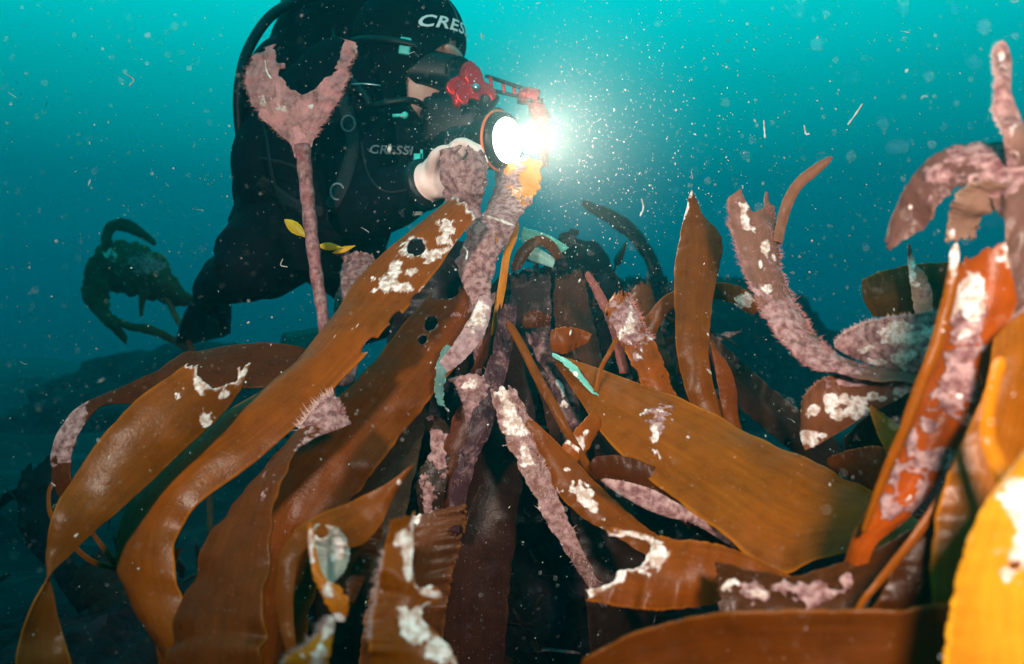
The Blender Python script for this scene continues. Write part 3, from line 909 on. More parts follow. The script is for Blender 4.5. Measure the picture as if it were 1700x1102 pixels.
frond('thin red fuzzy frond tip pointing up left of the frayed orange frond', [
    (970, 454, 978, 452, 1.12), (980, 475, 992, 472, 1.11), (995, 505, 1008, 500, 1.10), (1012, 545, 1026, 540, 1.09), (1030, 620, 1045, 620, 1.08)],
    (0.24, 0.06, 0.05), seed=34.1, cup=0.2, nib=0.1, nu=14, nv=80, crust=.4, fuzz=dict(n=500, length=.010))
frond('thin amber stalk leaning below the frayed orange frond', [
    (1022, 560, 1028, 562, 1.03), (1008, 585, 1014, 588, 1.02), (994, 612, 1000, 614, 1.02), (985, 650, 992, 650, 1.02)], ORANGE, seed=34.6, cup=.1, nib=.02, **SML)
frond('dark brown frond sloping down behind the upright blade', [
    (1172, 548, 1180, 600, 1.22), (1215, 585, 1205, 650, 1.20), (1270, 635, 1255, 700, 1.18), (1325, 680, 1310, 745, 1.16), (1400, 740, 1390, 800, 1.16)],
    (0.05, 0.02, 0.012), seed=35.5, cup=.1, nib=.05, nu=30, nv=80, crust=.2)
frond('amber blade base curving beside the foot of the upright blade', [
    (1178, 560, 1184, 575, 1.0), (1186, 600, 1205, 600, .99), (1192, 640, 1222, 640, .98), (1200, 680, 1226, 690, .97), (1220, 780, 1250, 780, .97)], AMBER, seed=35.9, cup=.1, nib=.04, nu=20, nv=60)

e = frond('mauve furry frond with a forked tip bending to the right', [
    (1216, 304, 1286, 318, .93, .94), (1211, 345, 1291, 352, .92, .93), (1218, 380, 1294, 402, .91, .92), (1232, 430, 1298, 446, .90, .91), (1250, 480, 1310, 486, .89, .90), (1272, 528, 1335, 524, .87, .88), (1310, 572, 1364, 562, .85, .87), (1350, 604, 1400, 590, .83, .85),
    (1405, 622, 1440, 604, .81, .83), (1470, 630, 1490, 614, .79, .81), (1540, 640, 1545, 622, .77, .79), (1640, 670, 1640, 650, .76, .78)],
    (0.17, 0.07, 0.05), seed=36.6, jag0=0.0, cup=0.16, nib=0.05, crust=0.35, **BIG,
    feats=[('hole', 1250, 312, 21, 38, -8, .2), ('hole', 1286, 318, 12, 24, 0, .2), ('bleach', 1236, 366, 8, 18, -10), ('bleach', 1268, 411, 8, 10), ('bleach', 1262, 442, 4, 11), ('bleach', 1275, 478, 6, 8), ('crust', 1290, 540, 60, 50), ('crust', 1360, 590, 60, 30)],
    fuzz=[dict(n=2600, length=0.008, t=(.03, .75)), dict(n=900, length=0.012, edge='a', t=(.05, .7)), dict(n=500, length=0.010, edge='b', t=(.1, .6))])
blade_part('side_ribbon', e, [(1384, 256, 1379, 268, .92, .92), (1348, 276, 1356, 290, .92, .92), (1318, 302, 1331, 312, .92, .92), (1300, 332, 1315, 340, .92, .92), (1290, 364, 1305, 370, .92, .92), (1284, 400, 1298, 404, .91, .91)],
           (0.22, 0.09, 0.05), seed=37.0, cup=.15, nib=.03, nu=14, nv=60, crust=.2, fuzz=dict(n=400, length=.004))
frond('pink crusted frond with a furry top edge at right', [
    (1384, 570, 1388, 577, .84), (1415, 546, 1422, 596, .83), (1454, 533, 1476, 615, .81), (1523, 522, 1532, 622, .78), (1600, 512, 1600, 622, .75), (1700, 520, 1690, 620, .74)],
    (0.20, 0.10, 0.08), seed=38.1, cup=0.14, nib=0.02, crust=.9, nu=40, nv=110,
    feats=[('bleach', 1440, 578, 14, 6, -20), ('bleach', 1480, 562, 30, 8, -15), ('bleach', 1520, 560, 26, 12, -10), ('bleach', 1505, 590, 26, 10, -15), ('bleach', 1460, 600, 18, 5), ('bleach', 1540, 585, 20, 14), ('bleach', 1500, 543, 20, 5)],
    fuzz=[dict(n=1200, length=.008, edge='a', mat=M_FUZZ_PALE), dict(n=1800, length=.005)])
frond('brown frond spotted with white crust patches below the pink frond', [
    (1331, 690, 1330, 748, .86, .85), (1338, 652, 1350, 740, .85, .84), (1370, 626, 1385, 722, .84, .83), (1420, 622, 1432, 692, .83, .82), (1470, 627, 1480, 668, .81, .80), (1527, 632, 1520, 650, .79, .79), (1620, 660, 1610, 680, .78, .78)],
    (0.17, 0.05, 0.02), seed=39.2, cup=.1, nib=.02, nu=40, nv=110,
    feats=[('bleach', 1352, 680, 16, 14), ('bleach', 1375, 672, 10, 16), ('bleach', 1388, 690, 12, 9), ('bleach', 1345, 720, 13, 9), ('bleach', 1366, 722, 8, 5), ('bleach', 1384, 660, 9, 7), ('bleach', 1400, 660, 8, 8), ('bleach', 1424, 668, 14, 14), ('bleach', 1420, 688, 8, 6),
           ('bleach', 1450, 655, 14, 9), ('bleach', 1466, 662, 9, 7), ('bleach', 1496, 650, 13, 8), ('bleach', 1408, 684, 8, 6), ('crust', 1420, 632, 50, 14)],
    fuzz=dict(n=300, length=.006, edge='a'))
frond('dark olive frond panel behind the pink furry frond', [
    (1424, 468, 1444, 526, .98), (1466, 450, 1480, 524, .97), (1528, 438, 1540, 520, .96), (1620, 436, 1625, 516, .95), (1720, 450, 1720, 520, .95)], OLIVE, seed=40.7, cup=.1, nib=.02, nu=30, nv=70)
frond('small pale spike of frond standing before the dark olive panel', [
    (1506, 404, 1509, 405, .90), (1508, 432, 1521, 436, .90), (1511, 460, 1534, 452, .89), (1515, 490, 1545, 480, .89), (1520, 540, 1550, 530, .88)], (0.30, 0.18, 0.12), seed=41.3, cup=.14, nib=.08, nu=18, nv=60, crust=.5, feats=[('bleach', 1514, 440, 7, 20)])
frond('curled ragged purple brown frond hanging at upper right', [
    (1472, 417, 1466, 398, .66, .67), (1500, 396, 1478, 366, .655, .665), (1530, 381, 1494, 330, .65, .66), (1546, 350, 1514, 290, .64, .655), (1568, 322, 1545, 262, .635, .65), (1592, 306, 1584, 243, .63, .65), (1622, 306, 1628, 232, .62, .645),
    (1655, 340, 1672, 238, .61, .63), (1672, 385, 1705, 270, .60, .61), (1680, 430, 1730, 350, .6, .6), (1690, 520, 1740, 460, .6, .6)],
    (0.14, 0.07, 0.055), seed=42.5, jag0=0.03, cup=.10, nib=.09, crust=.32, **BIG,
    feats=[('crust', 1625, 260, 40, 24), ('crust', 1560, 290, 30, 20), ('crust', 1650, 290, 40, 50), ('bleach', 1512, 344, 4, 5), ('bleach', 1500, 302, 5, 14, 20)],
    fuzz=dict(n=500, length=.003))
frond('short ragged flap of frond hanging below the curled frond at upper right', [
    (1572, 404, 1618, 398, .63), (1576, 365, 1628, 366, .63), (1582, 335, 1650, 350, .62), (1602, 310, 1670, 330, .62), (1640, 300, 1690, 310, .61)],
    (0.17, 0.085, 0.06), seed=43.2, jag0=.06, cup=.1, nib=.08, crust=.3, nu=34, nv=80, feats=[('bleach', 1580, 390, 6, 8)])
frond('tall narrow frond tip with a furry edge at the upper right corner', [
    (1660, 68, 1672, 74, .62), (1648, 95, 1675, 100, .62), (1650, 140, 1678, 150, .61), (1653, 190, 1694, 190, .61), (1665, 225, 1704, 230, .60), (1676, 290, 1716, 290, .62), (1682, 350, 1725, 350, .64), (1680, 440, 1725, 440, .66), (1670, 560, 1720, 560, .67)],
    (0.20, 0.10, 0.08), seed=44.4, cup=.14, nib=.06, crust=.6, nu=30, nv=140, feats=[('bleach', 1662, 95, 5, 10), ('bleach', 1690, 240, 8, 40, -10), ('clean', 1700, 260, 16, 60, -10)], fuzz=dict(n=900, length=.005, edge='a', mat=M_FUZZ_PALE, t=(0, .5)))
frond('glossy red brown blade with raised lilac crust rings at right', [
    (1592, 430, 1720, 372, .62, .60), (1578, 490, 1700, 470, .62, .60), (1562, 550, 1668, 545, .62, .60), (1530, 640, 1642, 626, .62, .60), (1500, 715, 1606, 705, .62, .60), (1468, 790, 1572, 775, .62, .60), (1435, 860, 1512, 855, .62, .61), (1412, 905, 1450, 908, .63, .62), (1390, 990, 1430, 990, .64, .63)],
    (0.30, 0.050, 0.002), seed=45.6, jag0=.04, cup=.2, ripple=.01, nib=.02, **BIG,
    feats=[('crust', 1588, 620, 30, 46, 12), ('crust', 1568, 655, 22, 34, 30), ('crust', 1545, 710, 18, 14), ('crust', 1515, 735, 14, 26, 10), ('crust', 1540, 760, 30, 13, -20), ('crust', 1495, 790, 18, 22, 30), ('crust', 1520, 815, 14, 26, 20), ('crust', 1475, 845, 16, 26, 10),
           ('clean', 1502, 805, 11, 14), ('clean', 1545, 735, 14, 8), ('clean', 1552, 672, 10, 10), ('bleach', 1615, 480, 26, 40, 20), ('crust', 1605, 520, 30, 40), ('bleach', 1680, 420, 22, 30)])  # last pale patch paints the white-gold glare at the right edge
frond('thin golden rolled strip along the edge of the lilac crusted blade', [
    (1582, 404, 1592, 404, .585), (1573, 468, 1590, 476, .585), (1556, 540, 1574, 545, .585), (1531, 612, 1548, 618, .585), (1492, 718, 1506, 724, .59), (1456, 808, 1465, 812, .60), (1430, 880, 1436, 884, .61)],
    ORANGE, seed=46.8, cup=.3, nib=.05, nu=18, nv=120, feats=[('bleach', 1584, 420, 8, 40)])
frond('thin orange edged strip slanting below the lilac crusted blade', [
    (1620, 745, 1632, 752, .56), (1580, 790, 1594, 796, .56), (1540, 850, 1552, 856, .56), (1490, 915, 1500, 920, .56), (1455, 960, 1464, 965, .56), (1422, 1005, 1428, 1008, .56), (1395, 1080, 1400, 1080, .57)],
    ORANGE, seed=47.4, cup=.2, nib=.04, nu=16, nv=110)
frond('small golden triangular blade right of the white spotted frond', [
    (1441, 674, 1446, 676, .80), (1450, 700, 1478, 696, .79), (1464, 735, 1500, 718, .78), (1490, 780, 1520, 760, .77)], GOLD, seed=48.1, cup=.1, nib=.03, nu=20, nv=50)
frond('short amber blade above the right end of the huge frond', [
    (1368, 764, 1384, 780, .88), (1415, 746, 1420, 800, .86), (1465, 742, 1462, 826, .84), (1520, 760, 1510, 850, .83)], AMBER, seed=48.9, cup=.12, nib=.02, nu=26, nv=60)
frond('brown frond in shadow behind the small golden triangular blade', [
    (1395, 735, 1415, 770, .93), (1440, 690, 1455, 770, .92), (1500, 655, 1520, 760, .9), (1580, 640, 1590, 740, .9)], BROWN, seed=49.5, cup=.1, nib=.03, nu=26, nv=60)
frond('bright golden ribbon curling at the right edge', [
    (1652, 590, 1672, 596, .50), (1640, 640, 1658, 650, .50), (1632, 690, 1652, 696, .50), (1632, 735, 1656, 735, .50), (1650, 790, 1676, 785, .49), (1680, 860, 1705, 850, .48)], GOLD, seed=50.3, cup=.2, nib=.05, nu=20, nv=90)
frond('amber frond at the right edge behind the golden ribbon', [
    (1655, 540, 1740, 500, .57), (1640, 640, 1740, 620, .56), (1590, 760, 1740, 740, .55), (1560, 860, 1740, 860, .54), (1550, 1000, 1740, 1000, .53), (1560, 1260, 1740, 1260, .53)], ORANGE, seed=51.1, cup=.12, ripple=.012, nib=.02, nu=40, nv=120)
frond('near frond with glare in its colour and a white rimmed hole at the lower right edge', [
    (1700, 740, 1790, 700, .44, .42), (1640, 830, 1790, 810, .44, .42), (1600, 920, 1790, 910, .44, .42), (1580, 1020, 1790, 1020, .44, .42), (1570, 1120, 1790, 1120, .44, .42), (1570, 1300, 1790, 1300, .44, .42)],
    (0.48, 0.16, 0.008), seed=52.7, cup=.12, ripple=.008, nib=.03, nu=44, nv=120, feats=[('hole', 1684, 940, 12, 10, 0, .5), ('bleach', 1688, 925, 22, 24, 20), ('bleach', 1672, 950, 10, 16), ('bleach', 1700, 860, 20, 50)])  # pale patches paint the hot glare into this blade's colour
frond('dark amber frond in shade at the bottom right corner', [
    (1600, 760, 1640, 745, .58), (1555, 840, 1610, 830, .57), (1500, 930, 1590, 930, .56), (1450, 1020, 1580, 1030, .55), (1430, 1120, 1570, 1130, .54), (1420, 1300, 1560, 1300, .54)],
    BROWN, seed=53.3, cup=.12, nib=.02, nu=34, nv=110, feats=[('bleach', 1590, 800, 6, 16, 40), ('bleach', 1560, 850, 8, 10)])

# --- pink stalked frond before the diver
e = frond('furry pink forked frond on a tall stalk in front of the diver', [
    (436, 70, 592, 58, 1.20), (414, 98, 586, 90, 1.20), (406, 132, 574, 126, 1.20), (412, 158, 564, 158, 1.20), (430, 190, 545, 190, 1.20), (456, 215, 528, 215, 1.20), (482, 238, 518, 238, 1.20), (490, 262, 515, 262, 1.20)],
    (0.56, 0.22, 0.22), name='stalked_frond', seed=54.8, cup=.10, ripple=.01, nib=.05, crust=.48, hn=.42, nu=84, nv=130, rim=.2,
    feats=[('hole', 512, 78, 48, 60, 0, .1), ('hole', 500, 128, 32, 24, 0, .1), ('hole', 552, 68, 20, 44, 14, .1), ('hole', 470, 84, 12, 26, 0, .1), ('hole', 433, 72, 10, 14, 0, .1), ('bleach', 470, 180, 12, 8)],
    fuzz=[dict(n=3600, length=.006), dict(n=900, length=.010, edge=True, t=(.1, .8))])
st = crv([P(502, 240, 1.20), P(508, 300, 1.20), P(516, 380, 1.19), P(526, 460, 1.18), P(537, 530, 1.17), P(548, 640, 1.16), P(555, 900, 1.15)], 40)
stv = MB().tube(st, list(np.linspace(.0115, .0075, 40) * (1 + .08 * np.sin(np.arange(40) * 1.7))), 14).build('stipe', KELP, e)
ca = stv.data.color_attributes.new('mask', 'FLOAT_COLOR', 'POINT')
ca.data.foreach_set('color', np.tile([0, .55, 0, 1], len(stv.data.vertices)).astype(np.float32))
stv.color = (0.34, 0.10, 0.11, 1)

# --- dim kelp in the background
e = frond('dim green brown kelp plant standing alone in the water at left', [
    (150, 412, 168, 470, 2.3), (190, 398, 190, 486, 2.3), (238, 406, 240, 496, 2.28), (272, 434, 272, 506, 2.26), (304, 480, 300, 508, 2.25), (330, 492, 328, 504, 2.25)],
    (0.075, 0.062, 0.024), name='kelp_plant', seed=55.6, cup=.2, nib=.07, nu=30, nv=60, feats=[('bleach', 178, 420, 8, 10), ('crust', 240, 440, 30, 16)])
DK = (0.060, 0.052, 0.022)
blade_part('blade', e, [(262, 402, 258, 410, 2.3), (240, 382, 238, 398, 2.3), (210, 363, 212, 386, 2.3), (180, 368, 192, 384, 2.3), (168, 392, 186, 394, 2.3), (170, 420, 188, 420, 2.3)], DK, seed=56.1, cup=.1, nib=.1, nu=18, nv=60)
blade_part('blade', e, [(150, 420, 185, 430, 2.28), (138, 455, 180, 465, 2.28), (135, 490, 180, 490, 2.28), (155, 520, 182, 515, 2.27), (180, 545, 196, 532, 2.26), (210, 572, 212, 560, 2.26)], DK, seed=56.7, cup=.1, nib=.1, nu=18, nv=60)
blade_part('blade', e, [(185, 520, 180, 535, 2.27), (215, 535, 214, 548, 2.26), (250, 540, 252, 556, 2.25), (285, 556, 285, 570, 2.24), (310, 575, 310, 585, 2.24)], DK, seed=57.3, cup=.1, nib=.12, nu=16, nv=50)
blade_part('blade', e, [(232, 480, 250, 484, 2.26), (230, 500, 240, 505, 2.26), (232, 525, 237, 525, 2.26)], DK, seed=57.8, cup=.1, nib=.12, nu=12, nv=30)
st = crv([P(276, 492, 2.26), P(290, 522, 2.25), P(306, 552, 2.24), P(330, 620, 2.22), P(345, 760, 2.2), P(350, 900, 2.2)], 24)
stv = MB().tube(st, .008, 10).build('stipe', KELP, e)
stv.color = (0.22, 0.09, 0.04, 1)
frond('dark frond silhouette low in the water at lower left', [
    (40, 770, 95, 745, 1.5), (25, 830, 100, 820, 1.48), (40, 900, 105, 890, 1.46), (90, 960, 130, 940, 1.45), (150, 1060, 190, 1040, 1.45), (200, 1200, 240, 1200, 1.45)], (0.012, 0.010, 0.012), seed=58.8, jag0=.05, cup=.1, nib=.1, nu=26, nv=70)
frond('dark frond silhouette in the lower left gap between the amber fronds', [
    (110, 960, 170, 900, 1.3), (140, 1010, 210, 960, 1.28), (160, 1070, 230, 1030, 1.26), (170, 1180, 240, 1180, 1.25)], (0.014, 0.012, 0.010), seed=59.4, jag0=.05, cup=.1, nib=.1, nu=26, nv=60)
frond('dim brown frond behind the diver light in the right distance', [
    (960, 330, 968, 345, 2.4), (1010, 345, 1010, 372, 2.4), (1060, 380, 1050, 405, 2.4), (1100, 450, 1080, 460, 2.4), (1120, 560, 1095, 560, 2.4)], (0.02, 0.018, 0.014), seed=60.2, cup=.1, nib=.1, nu=20, nv=60)

# small yellow leaves behind the stalk
for lab, a, b, wd, d in (('largest yellow leaf left of the pink stalk', (472, 364), (510, 394), 9, 1.27),
                         ('small yellow leaf just right of the pink stalk', (528, 408), (566, 410), 6, 1.27),
                         ('narrow ochre leaf furthest right of the pink stalk', (552, 420), (590, 408), 4.5, 1.28)):
    dx, dy = b[0] - a[0], b[1] - a[1]
    ln = math.hypot(dx, dy)
    nx, ny = -dy / ln, dx / ln
    rows = []
    for k, q in enumerate((0.05, .6, .95, 1.0, .8, .4, .1)):
        cx, cyy = a[0] + dx * k / 6, a[1] + dy * k / 6
        rows.append((cx - nx * wd * q, cyy - ny * wd * q, cx + nx * wd * q, cyy + ny * wd * q, d))
    frond(lab, rows, (0.50, 0.30, 0.012), group='yellow leaves by the pink stalk', name='yellow_leaf', cat='leaf', seed=61 + wd, cup=.1, nib=.03, nu=12, nv=30)


# understory: short dark seaweed over the rocks
def understory():
    rng = np.random.default_rng(5)
    vs, fs, cs = [], [], []

    def weed(p, nrm, ln, wd, kind):
        nrm = np.array(nrm) + np.array([0, 0, .7]) + rng.normal(0, .35, 3)
        nrm /= np.linalg.norm(nrm)
        lean = rng.normal(0, .6, 3)
        lean[2] -= .35
        sd = np.cross(nrm, rng.normal(0, 1, 3))
        sd /= np.linalg.norm(sd) + 1e-9
        K = 7
        b = len(vs)
        c = np.array(p) - nrm * .01
        for k in range(K + 1):
            q = k / K
            c = c + (nrm + lean * q * 1.3) * ln / K
            ww = wd * (0.30 + 2.4 * q * (1 - q)) * (1 if k < K else .25) * (1 + .3 * rng.normal())
            sd = sd + rng.normal(0, .12, 3)
            vs.extend([c - sd * ww, c + sd * ww])
            cs.extend([kind, kind])
        for k in range(K):
            i = b + 2 * k
            fs.append((i, i + 1, i + 3, i + 2))
    rocks = [o for o in bpy.data.objects if o.name.startswith('reef_rock')]
    for ro_, cnt in zip(rocks, (1100, 420, 160, 0, 0)):
        me = ro_.data
        pool = [p for p in me.polygons if -.25 < p.normal.z < .62 and p.normal.y < .35]
        for _ in range(cnt):
            p = pool[int(rng.random() * len(pool))]
            if rng.random() > p.area / .0012 and rng.random() < .5:
                continue
            r_ = rng.random()
            kind = (0, rng.uniform(.35, .8), 0, 1) if r_ < .35 else ((rng.uniform(.2, .55), 0, 0, 1) if r_ < .42 else (0, 0, .3, 1))
            weed(ro_.matrix_world @ p.center, p.normal, rng.uniform(.02, .055), rng.uniform(.006, .016), kind)
    deps = bpy.context.evaluated_depsgraph_get()
    deps.update()
    for _ in range(180):
        x, y = rng.uniform(-1.6, 1.8), rng.uniform(1.0, 3.2)
        hit, loc, nrm, _i, ob, _m = scene.ray_cast(deps, (x, y, 0.75), (0, 0, -1))
        if hit and ob.name.startswith('seabed'):
            weed(loc, nrm, rng.uniform(.04, .11), rng.uniform(.006, .018), (0, 0, 0, 1))
    o = mesh_obj('understory_seaweed', vs, fs, KELP)
    ca = o.data.color_attributes.new('mask', 'FLOAT_COLOR', 'POINT')
    ca.data.foreach_set('color', np.array(cs, np.float32).ravel())
    o.color = (0.030, 0.011, 0.006, 1)
    s = o.modifiers.new('thickness', 'SOLIDIFY')
    s.thickness = .002
    tag(o, 'short dark seaweed covering the rocks and sea floor', 'seaweed', kind='stuff')


understory()


# ------------------------------------------------------------------ diver
def remeshed(mb, name, voxel, smooth_it=6, fac=.5):
    tmp = mb.build('tmp', None)
    r = tmp.modifiers.new('r', 'REMESH')
    r.mode = 'VOXEL'
    r.voxel_size = voxel
    s = tmp.modifiers.new('s', 'SMOOTH')
    s.iterations = smooth_it
    s.factor = fac
    dg = bpy.context.evaluated_depsgraph_get()
    me = bpy.data.meshes.new_from_object(tmp.evaluated_get(dg))
    bpy.data.objects.remove(tmp)
    me.name = name
    me.polygons.foreach_set('use_smooth', [True] * len(me.polygons))
    return me


diver = empty('person', P(520, 640, 1.62))
tag(diver, 'scuba diver in black hooded wetsuit kneeling and leaning to a lit torch', 'person')

HC = Vector(tuple(P(680, 100, 1.50)))          # head centre
HR = Matrix.Rotation(math.radians(-16), 3, 'Z') @ Matrix.Rotation(math.radians(9), 3, 'Y')   # facing +X, turned a little to the lens, looking down


def hp(x, y, z):
    return HC + HR @ Vector((x, y, z))


body = MB()
# head
body.ell(hp(-.008, 0, .030), (.092, .074, .088), HR)
body.ell(hp(.020, 0, -.035), (.068, .060, .085), HR)
body.ell(hp(.055, 0, -.085), (.030, .036, .026), HR)
body.ell(hp(.088, 0, -.030), (.014, .012, .024), HR)
body.ell(hp(.086, .0, .018), (.012, .045, .012), HR)
body.tube([hp(-.02, 0, -.06), P(630, 200, 1.53), P(585, 235, 1.56)], [.062, .066, .09], 16)
# torso
body.tube(crv([P(590, 175, 1.57), P(560, 240, 1.58), P(535, 330, 1.60), P(505, 410, 1.63)], 12), list(np.interp(np.linspace(0, 1, 12), [0, .3, .65, 1], [.10, .155, .150, .155])), 20)
body.ell(P(560, 210, 1.57), (.13, .20, .12))
body.ell(P(478, 388, 1.63), (.10, .15, .085))
# near arm: shoulder, elbow, wrist
body.tube([P(585, 215, 1.42), P(590, 290, 1.38), P(600, 345, 1.34)], [.078, .068, .058], 16)
body.tube([P(600, 345, 1.34), P(660, 325, 1.29), P(712, 303, 1.25)], [.058, .050, .034], 16)
body.ell(P(600, 348, 1.34), (.058, .058, .055))
# far arm, reaching to the camera
body.tube([P(620, 215, 1.66), P(700, 270, 1.62), P(745, 255, 1.55)], [.07, .055, .048], 16)
body.tube([P(745, 255, 1.55), P(770, 230, 1.48), P(785, 212, 1.45)], [.048, .042, .034], 14)
# legs: near knee bent out to the left, shin and fin trailing behind
body.tube([P(490, 385, 1.62), P(452, 410, 1.56), P(418, 440, 1.50), P(410, 452, 1.49)], [.10, .092, .080, .064], 18)
body.ell(P(412, 446, 1.49), (.062, .060, .062))
body.tube([P(410, 452, 1.49), P(378, 462, 1.66), P(350, 478, 1.88)], [.056, .054, .040], 14)
body.tube([P(350, 478, 1.88), P(345, 505, 1.92)], [.042, .032], 12)
body.tube([P(530, 395, 1.75), P(590, 445, 1.80), P(650, 510, 1.78)], [.10, .085, .062], 16)
body.tube([P(650, 510, 1.78), P(600, 540, 1.98), P(560, 560, 2.15)], [.062, .050, .036], 14)
# near hand: palm and five fingers closed on the crusted frond
W0 = P(712, 303, 1.25)
body.ell(P(735, 290, 1.235), (.036, .020, .040), Matrix.Rotation(math.radians(40), 3, 'Y'))
body.tube([W0, P(722, 297, 1.24)], [.031, .030], 12)
fing = [((742, 262, 1.225), (757, 240, 1.20), (775, 238, 1.185), (784, 250, 1.175)),
        ((750, 270, 1.225), (770, 248, 1.20), (790, 246, 1.18), (797, 260, 1.17)),
        ((756, 282, 1.225), (780, 262, 1.205), (799, 262, 1.185), (804, 277, 1.172)),
        ((758, 298, 1.228), (780, 284, 1.21), (797, 287, 1.19), (800, 300, 1.178))]
for fgr, rad in zip(fing, (.0095, .0098, .0092, .0080)):
    body.tube(crv([P(735, 285, 1.238)] + [P(*q) for q in fgr], 14), list(np.linspace(rad * 1.15, rad * .8, 14)), 10)
    body.ell(P(*fgr[-1]), (rad * .8,) * 3, None, 10, 8)
body.tube(crv([P(718, 290, 1.232), P(722, 262, 1.20), P(738, 250, 1.185), P(752, 256, 1.178)], 12), list(np.linspace(.0125, .0085, 12)), 10)
body.ell(P(752, 256, 1.178), (.0085,) * 3, None, 10, 8)
# far hand on the camera grip
body.ell(P(792, 205, 1.44), (.034, .022, .036))
for k in range(4):
    body.tube(crv([P(790, 196 + 9 * k, 1.445), P(806, 194 + 9 * k, 1.425), P(812, 197 + 9 * k, 1.40)], 8), list(np.linspace(.0095, .008, 8)), 8)
body.tube(crv([P(785, 190, 1.43), P(796, 180, 1.41), P(806, 184, 1.40)], 8), list(np.linspace(.011, .009, 8)), 8)
bme = remeshed(body, 'body', 0.0042, 5, .45)
bo = link(bpy.data.objects.new('body', bme), diver)
bme.materials.append(M_NEO)
bme.materials.append(M_SKIN)
bme.materials.append(M_HAND)
nf = len(bme.polygons)
cen = np.zeros(nf * 3, np.float32)
bme.polygons.foreach_get('center', cen)
cen = cen.reshape(-1, 3)
loc = (cen - np.array(HC)) @ np.array(HR)      # head frame
mi = np.zeros(nf, np.int32)
mi[(loc[:, 0] > .0) & (np.abs(loc[:, 1]) < .09) & (loc[:, 2] < .11) & (loc[:, 2] > -.115) & (np.linalg.norm(loc, axis=1) < .16)] = 1
ax = np.array(P(745, 285, 1.22)) - W0
mi[((cen - W0) @ (ax / np.linalg.norm(ax)) > -0.004) & (np.linalg.norm(cen - np.array(P(755, 275, 1.20)), axis=1) < .085)] = 2
bme.polygons.foreach_set('material_index', mi)
bo.matrix_parent_inverse = diver.matrix_world.inverted()

# glove cuff ring of the sleeve
MB().tube([P(700, 308, 1.26), P(708, 305, 1.253), P(714, 302, 1.247)], [.041, .0405, .038], 20).build('sleeve_cuff', M_RUB, diver)


# hood: shell over the head with an oval face opening
def hood():
    nu, nv = 200, 150
    vs, fs = [], []
    for j in range(nv + 1):
        th = PI * j / nv
        for i in range(nu):
            ph = 2 * PI * i / nu
            d = Vector((math.sin(th) * math.cos(ph), math.sin(th) * math.sin(ph), math.cos(th)))
            r = Vector((.104, .086, .104))
            q = Vector((d.x * r.x, d.y * r.y, d.z * r.z)) + Vector((-.006, 0, .030))
            if d.z < 0:
                q.z = .030 + d.z * .150
                q.x = -.006 + d.x * (.104 - .012 * (-d.z))
            vs.append(q)
    for j in range(nv):
        for i in range(nu):
            a, b = j * nu + i, j * nu + (i + 1) % nu
            f = (a, a + nu, b + nu, b)
            c = (vs[f[0]] + vs[f[1]] + vs[f[2]] + vs[f[3]]) / 4
            if c.x > .030 and ((c.y / .070) ** 2 + ((c.z + .052) / .094) ** 2) < 1:
                continue
            fs.append(f)
    o = mesh_obj('hood', [hp(*q) for q in vs], fs, M_NEO, diver)
    s = o.modifiers.new('t', 'SOLIDIFY')
    s.thickness = .005
    s.offset = 1
    return o


ho = hood()
MB().tube(crv([hp(-.02, 0, -.05), P(635, 190, 1.53), P(600, 230, 1.56)], 8), list(np.linspace(.080, .105, 8)), 24).build('hood_collar', M_NEO, diver)
seam = [hp((-.006 + .1065 * math.cos(a)) * 1, -.018, .030 + .1065 * math.sin(a)) for a in np.linspace(.35, 2.4, 24)]
MB().tube([p - Vector((0, .0, 0)) for p in seam], .0012, 6).build('hood_seam', M_GREY, ho)


def text_mesh(txt, size, shear, stretch):
    cu = bpy.data.curves.new('t', 'FONT')
    cu.body = txt
    cu.size = size
    cu.shear = shear
    cu.space_character = 1.08
    cu.offset = size * .022
    cu.resolution_u = 3
    ob = bpy.data.objects.new('t', cu)
    COL.objects.link(ob)
    dg = bpy.context.evaluated_depsgraph_get()
    me = bpy.data.meshes.new_from_object(ob.evaluated_get(dg))
    bpy.data.objects.remove(ob)
    bm = bmesh.new()
    bm.from_mesh(me)
    bmesh.ops.triangulate(bm, faces=bm.faces)
    for _ in range(2):
        bmesh.ops.subdivide_edges(bm, edges=[e for e in bm.edges if e.calc_length() > size * .12], cuts=1)
    bmesh.ops.triangulate(bm, faces=bm.faces)
    vs = [(v.co.x * stretch, v.co.y) for v in bm.verts]
    bm.verts.index_update()
    fs = [[v.index for v in f.verts] for f in bm.faces]
    bm.free()
    return vs, fs


# white lettering round the brow of the hood
tv, tf = text_mesh('CRESSI', .031, .25, 1.30)
out = []
x0 = max(v[0] for v in tv) / 2
for (u, v) in tv:
    z = .040 + v
    k = math.sqrt(max(0, 1 - ((z - .030) / .104) ** 2))
    a = -(x0 - u) / .094 - .42
    rx, ry = (.104 * k + .0068), (.086 * k + .0068)
    z += .24 * rx * math.cos(a) - .016
    out.append(hp(-.006 + rx * math.cos(a), ry * math.sin(a), z))
mesh_obj('hood_lettering', out, tf, M_WHITE, ho, smooth=False)

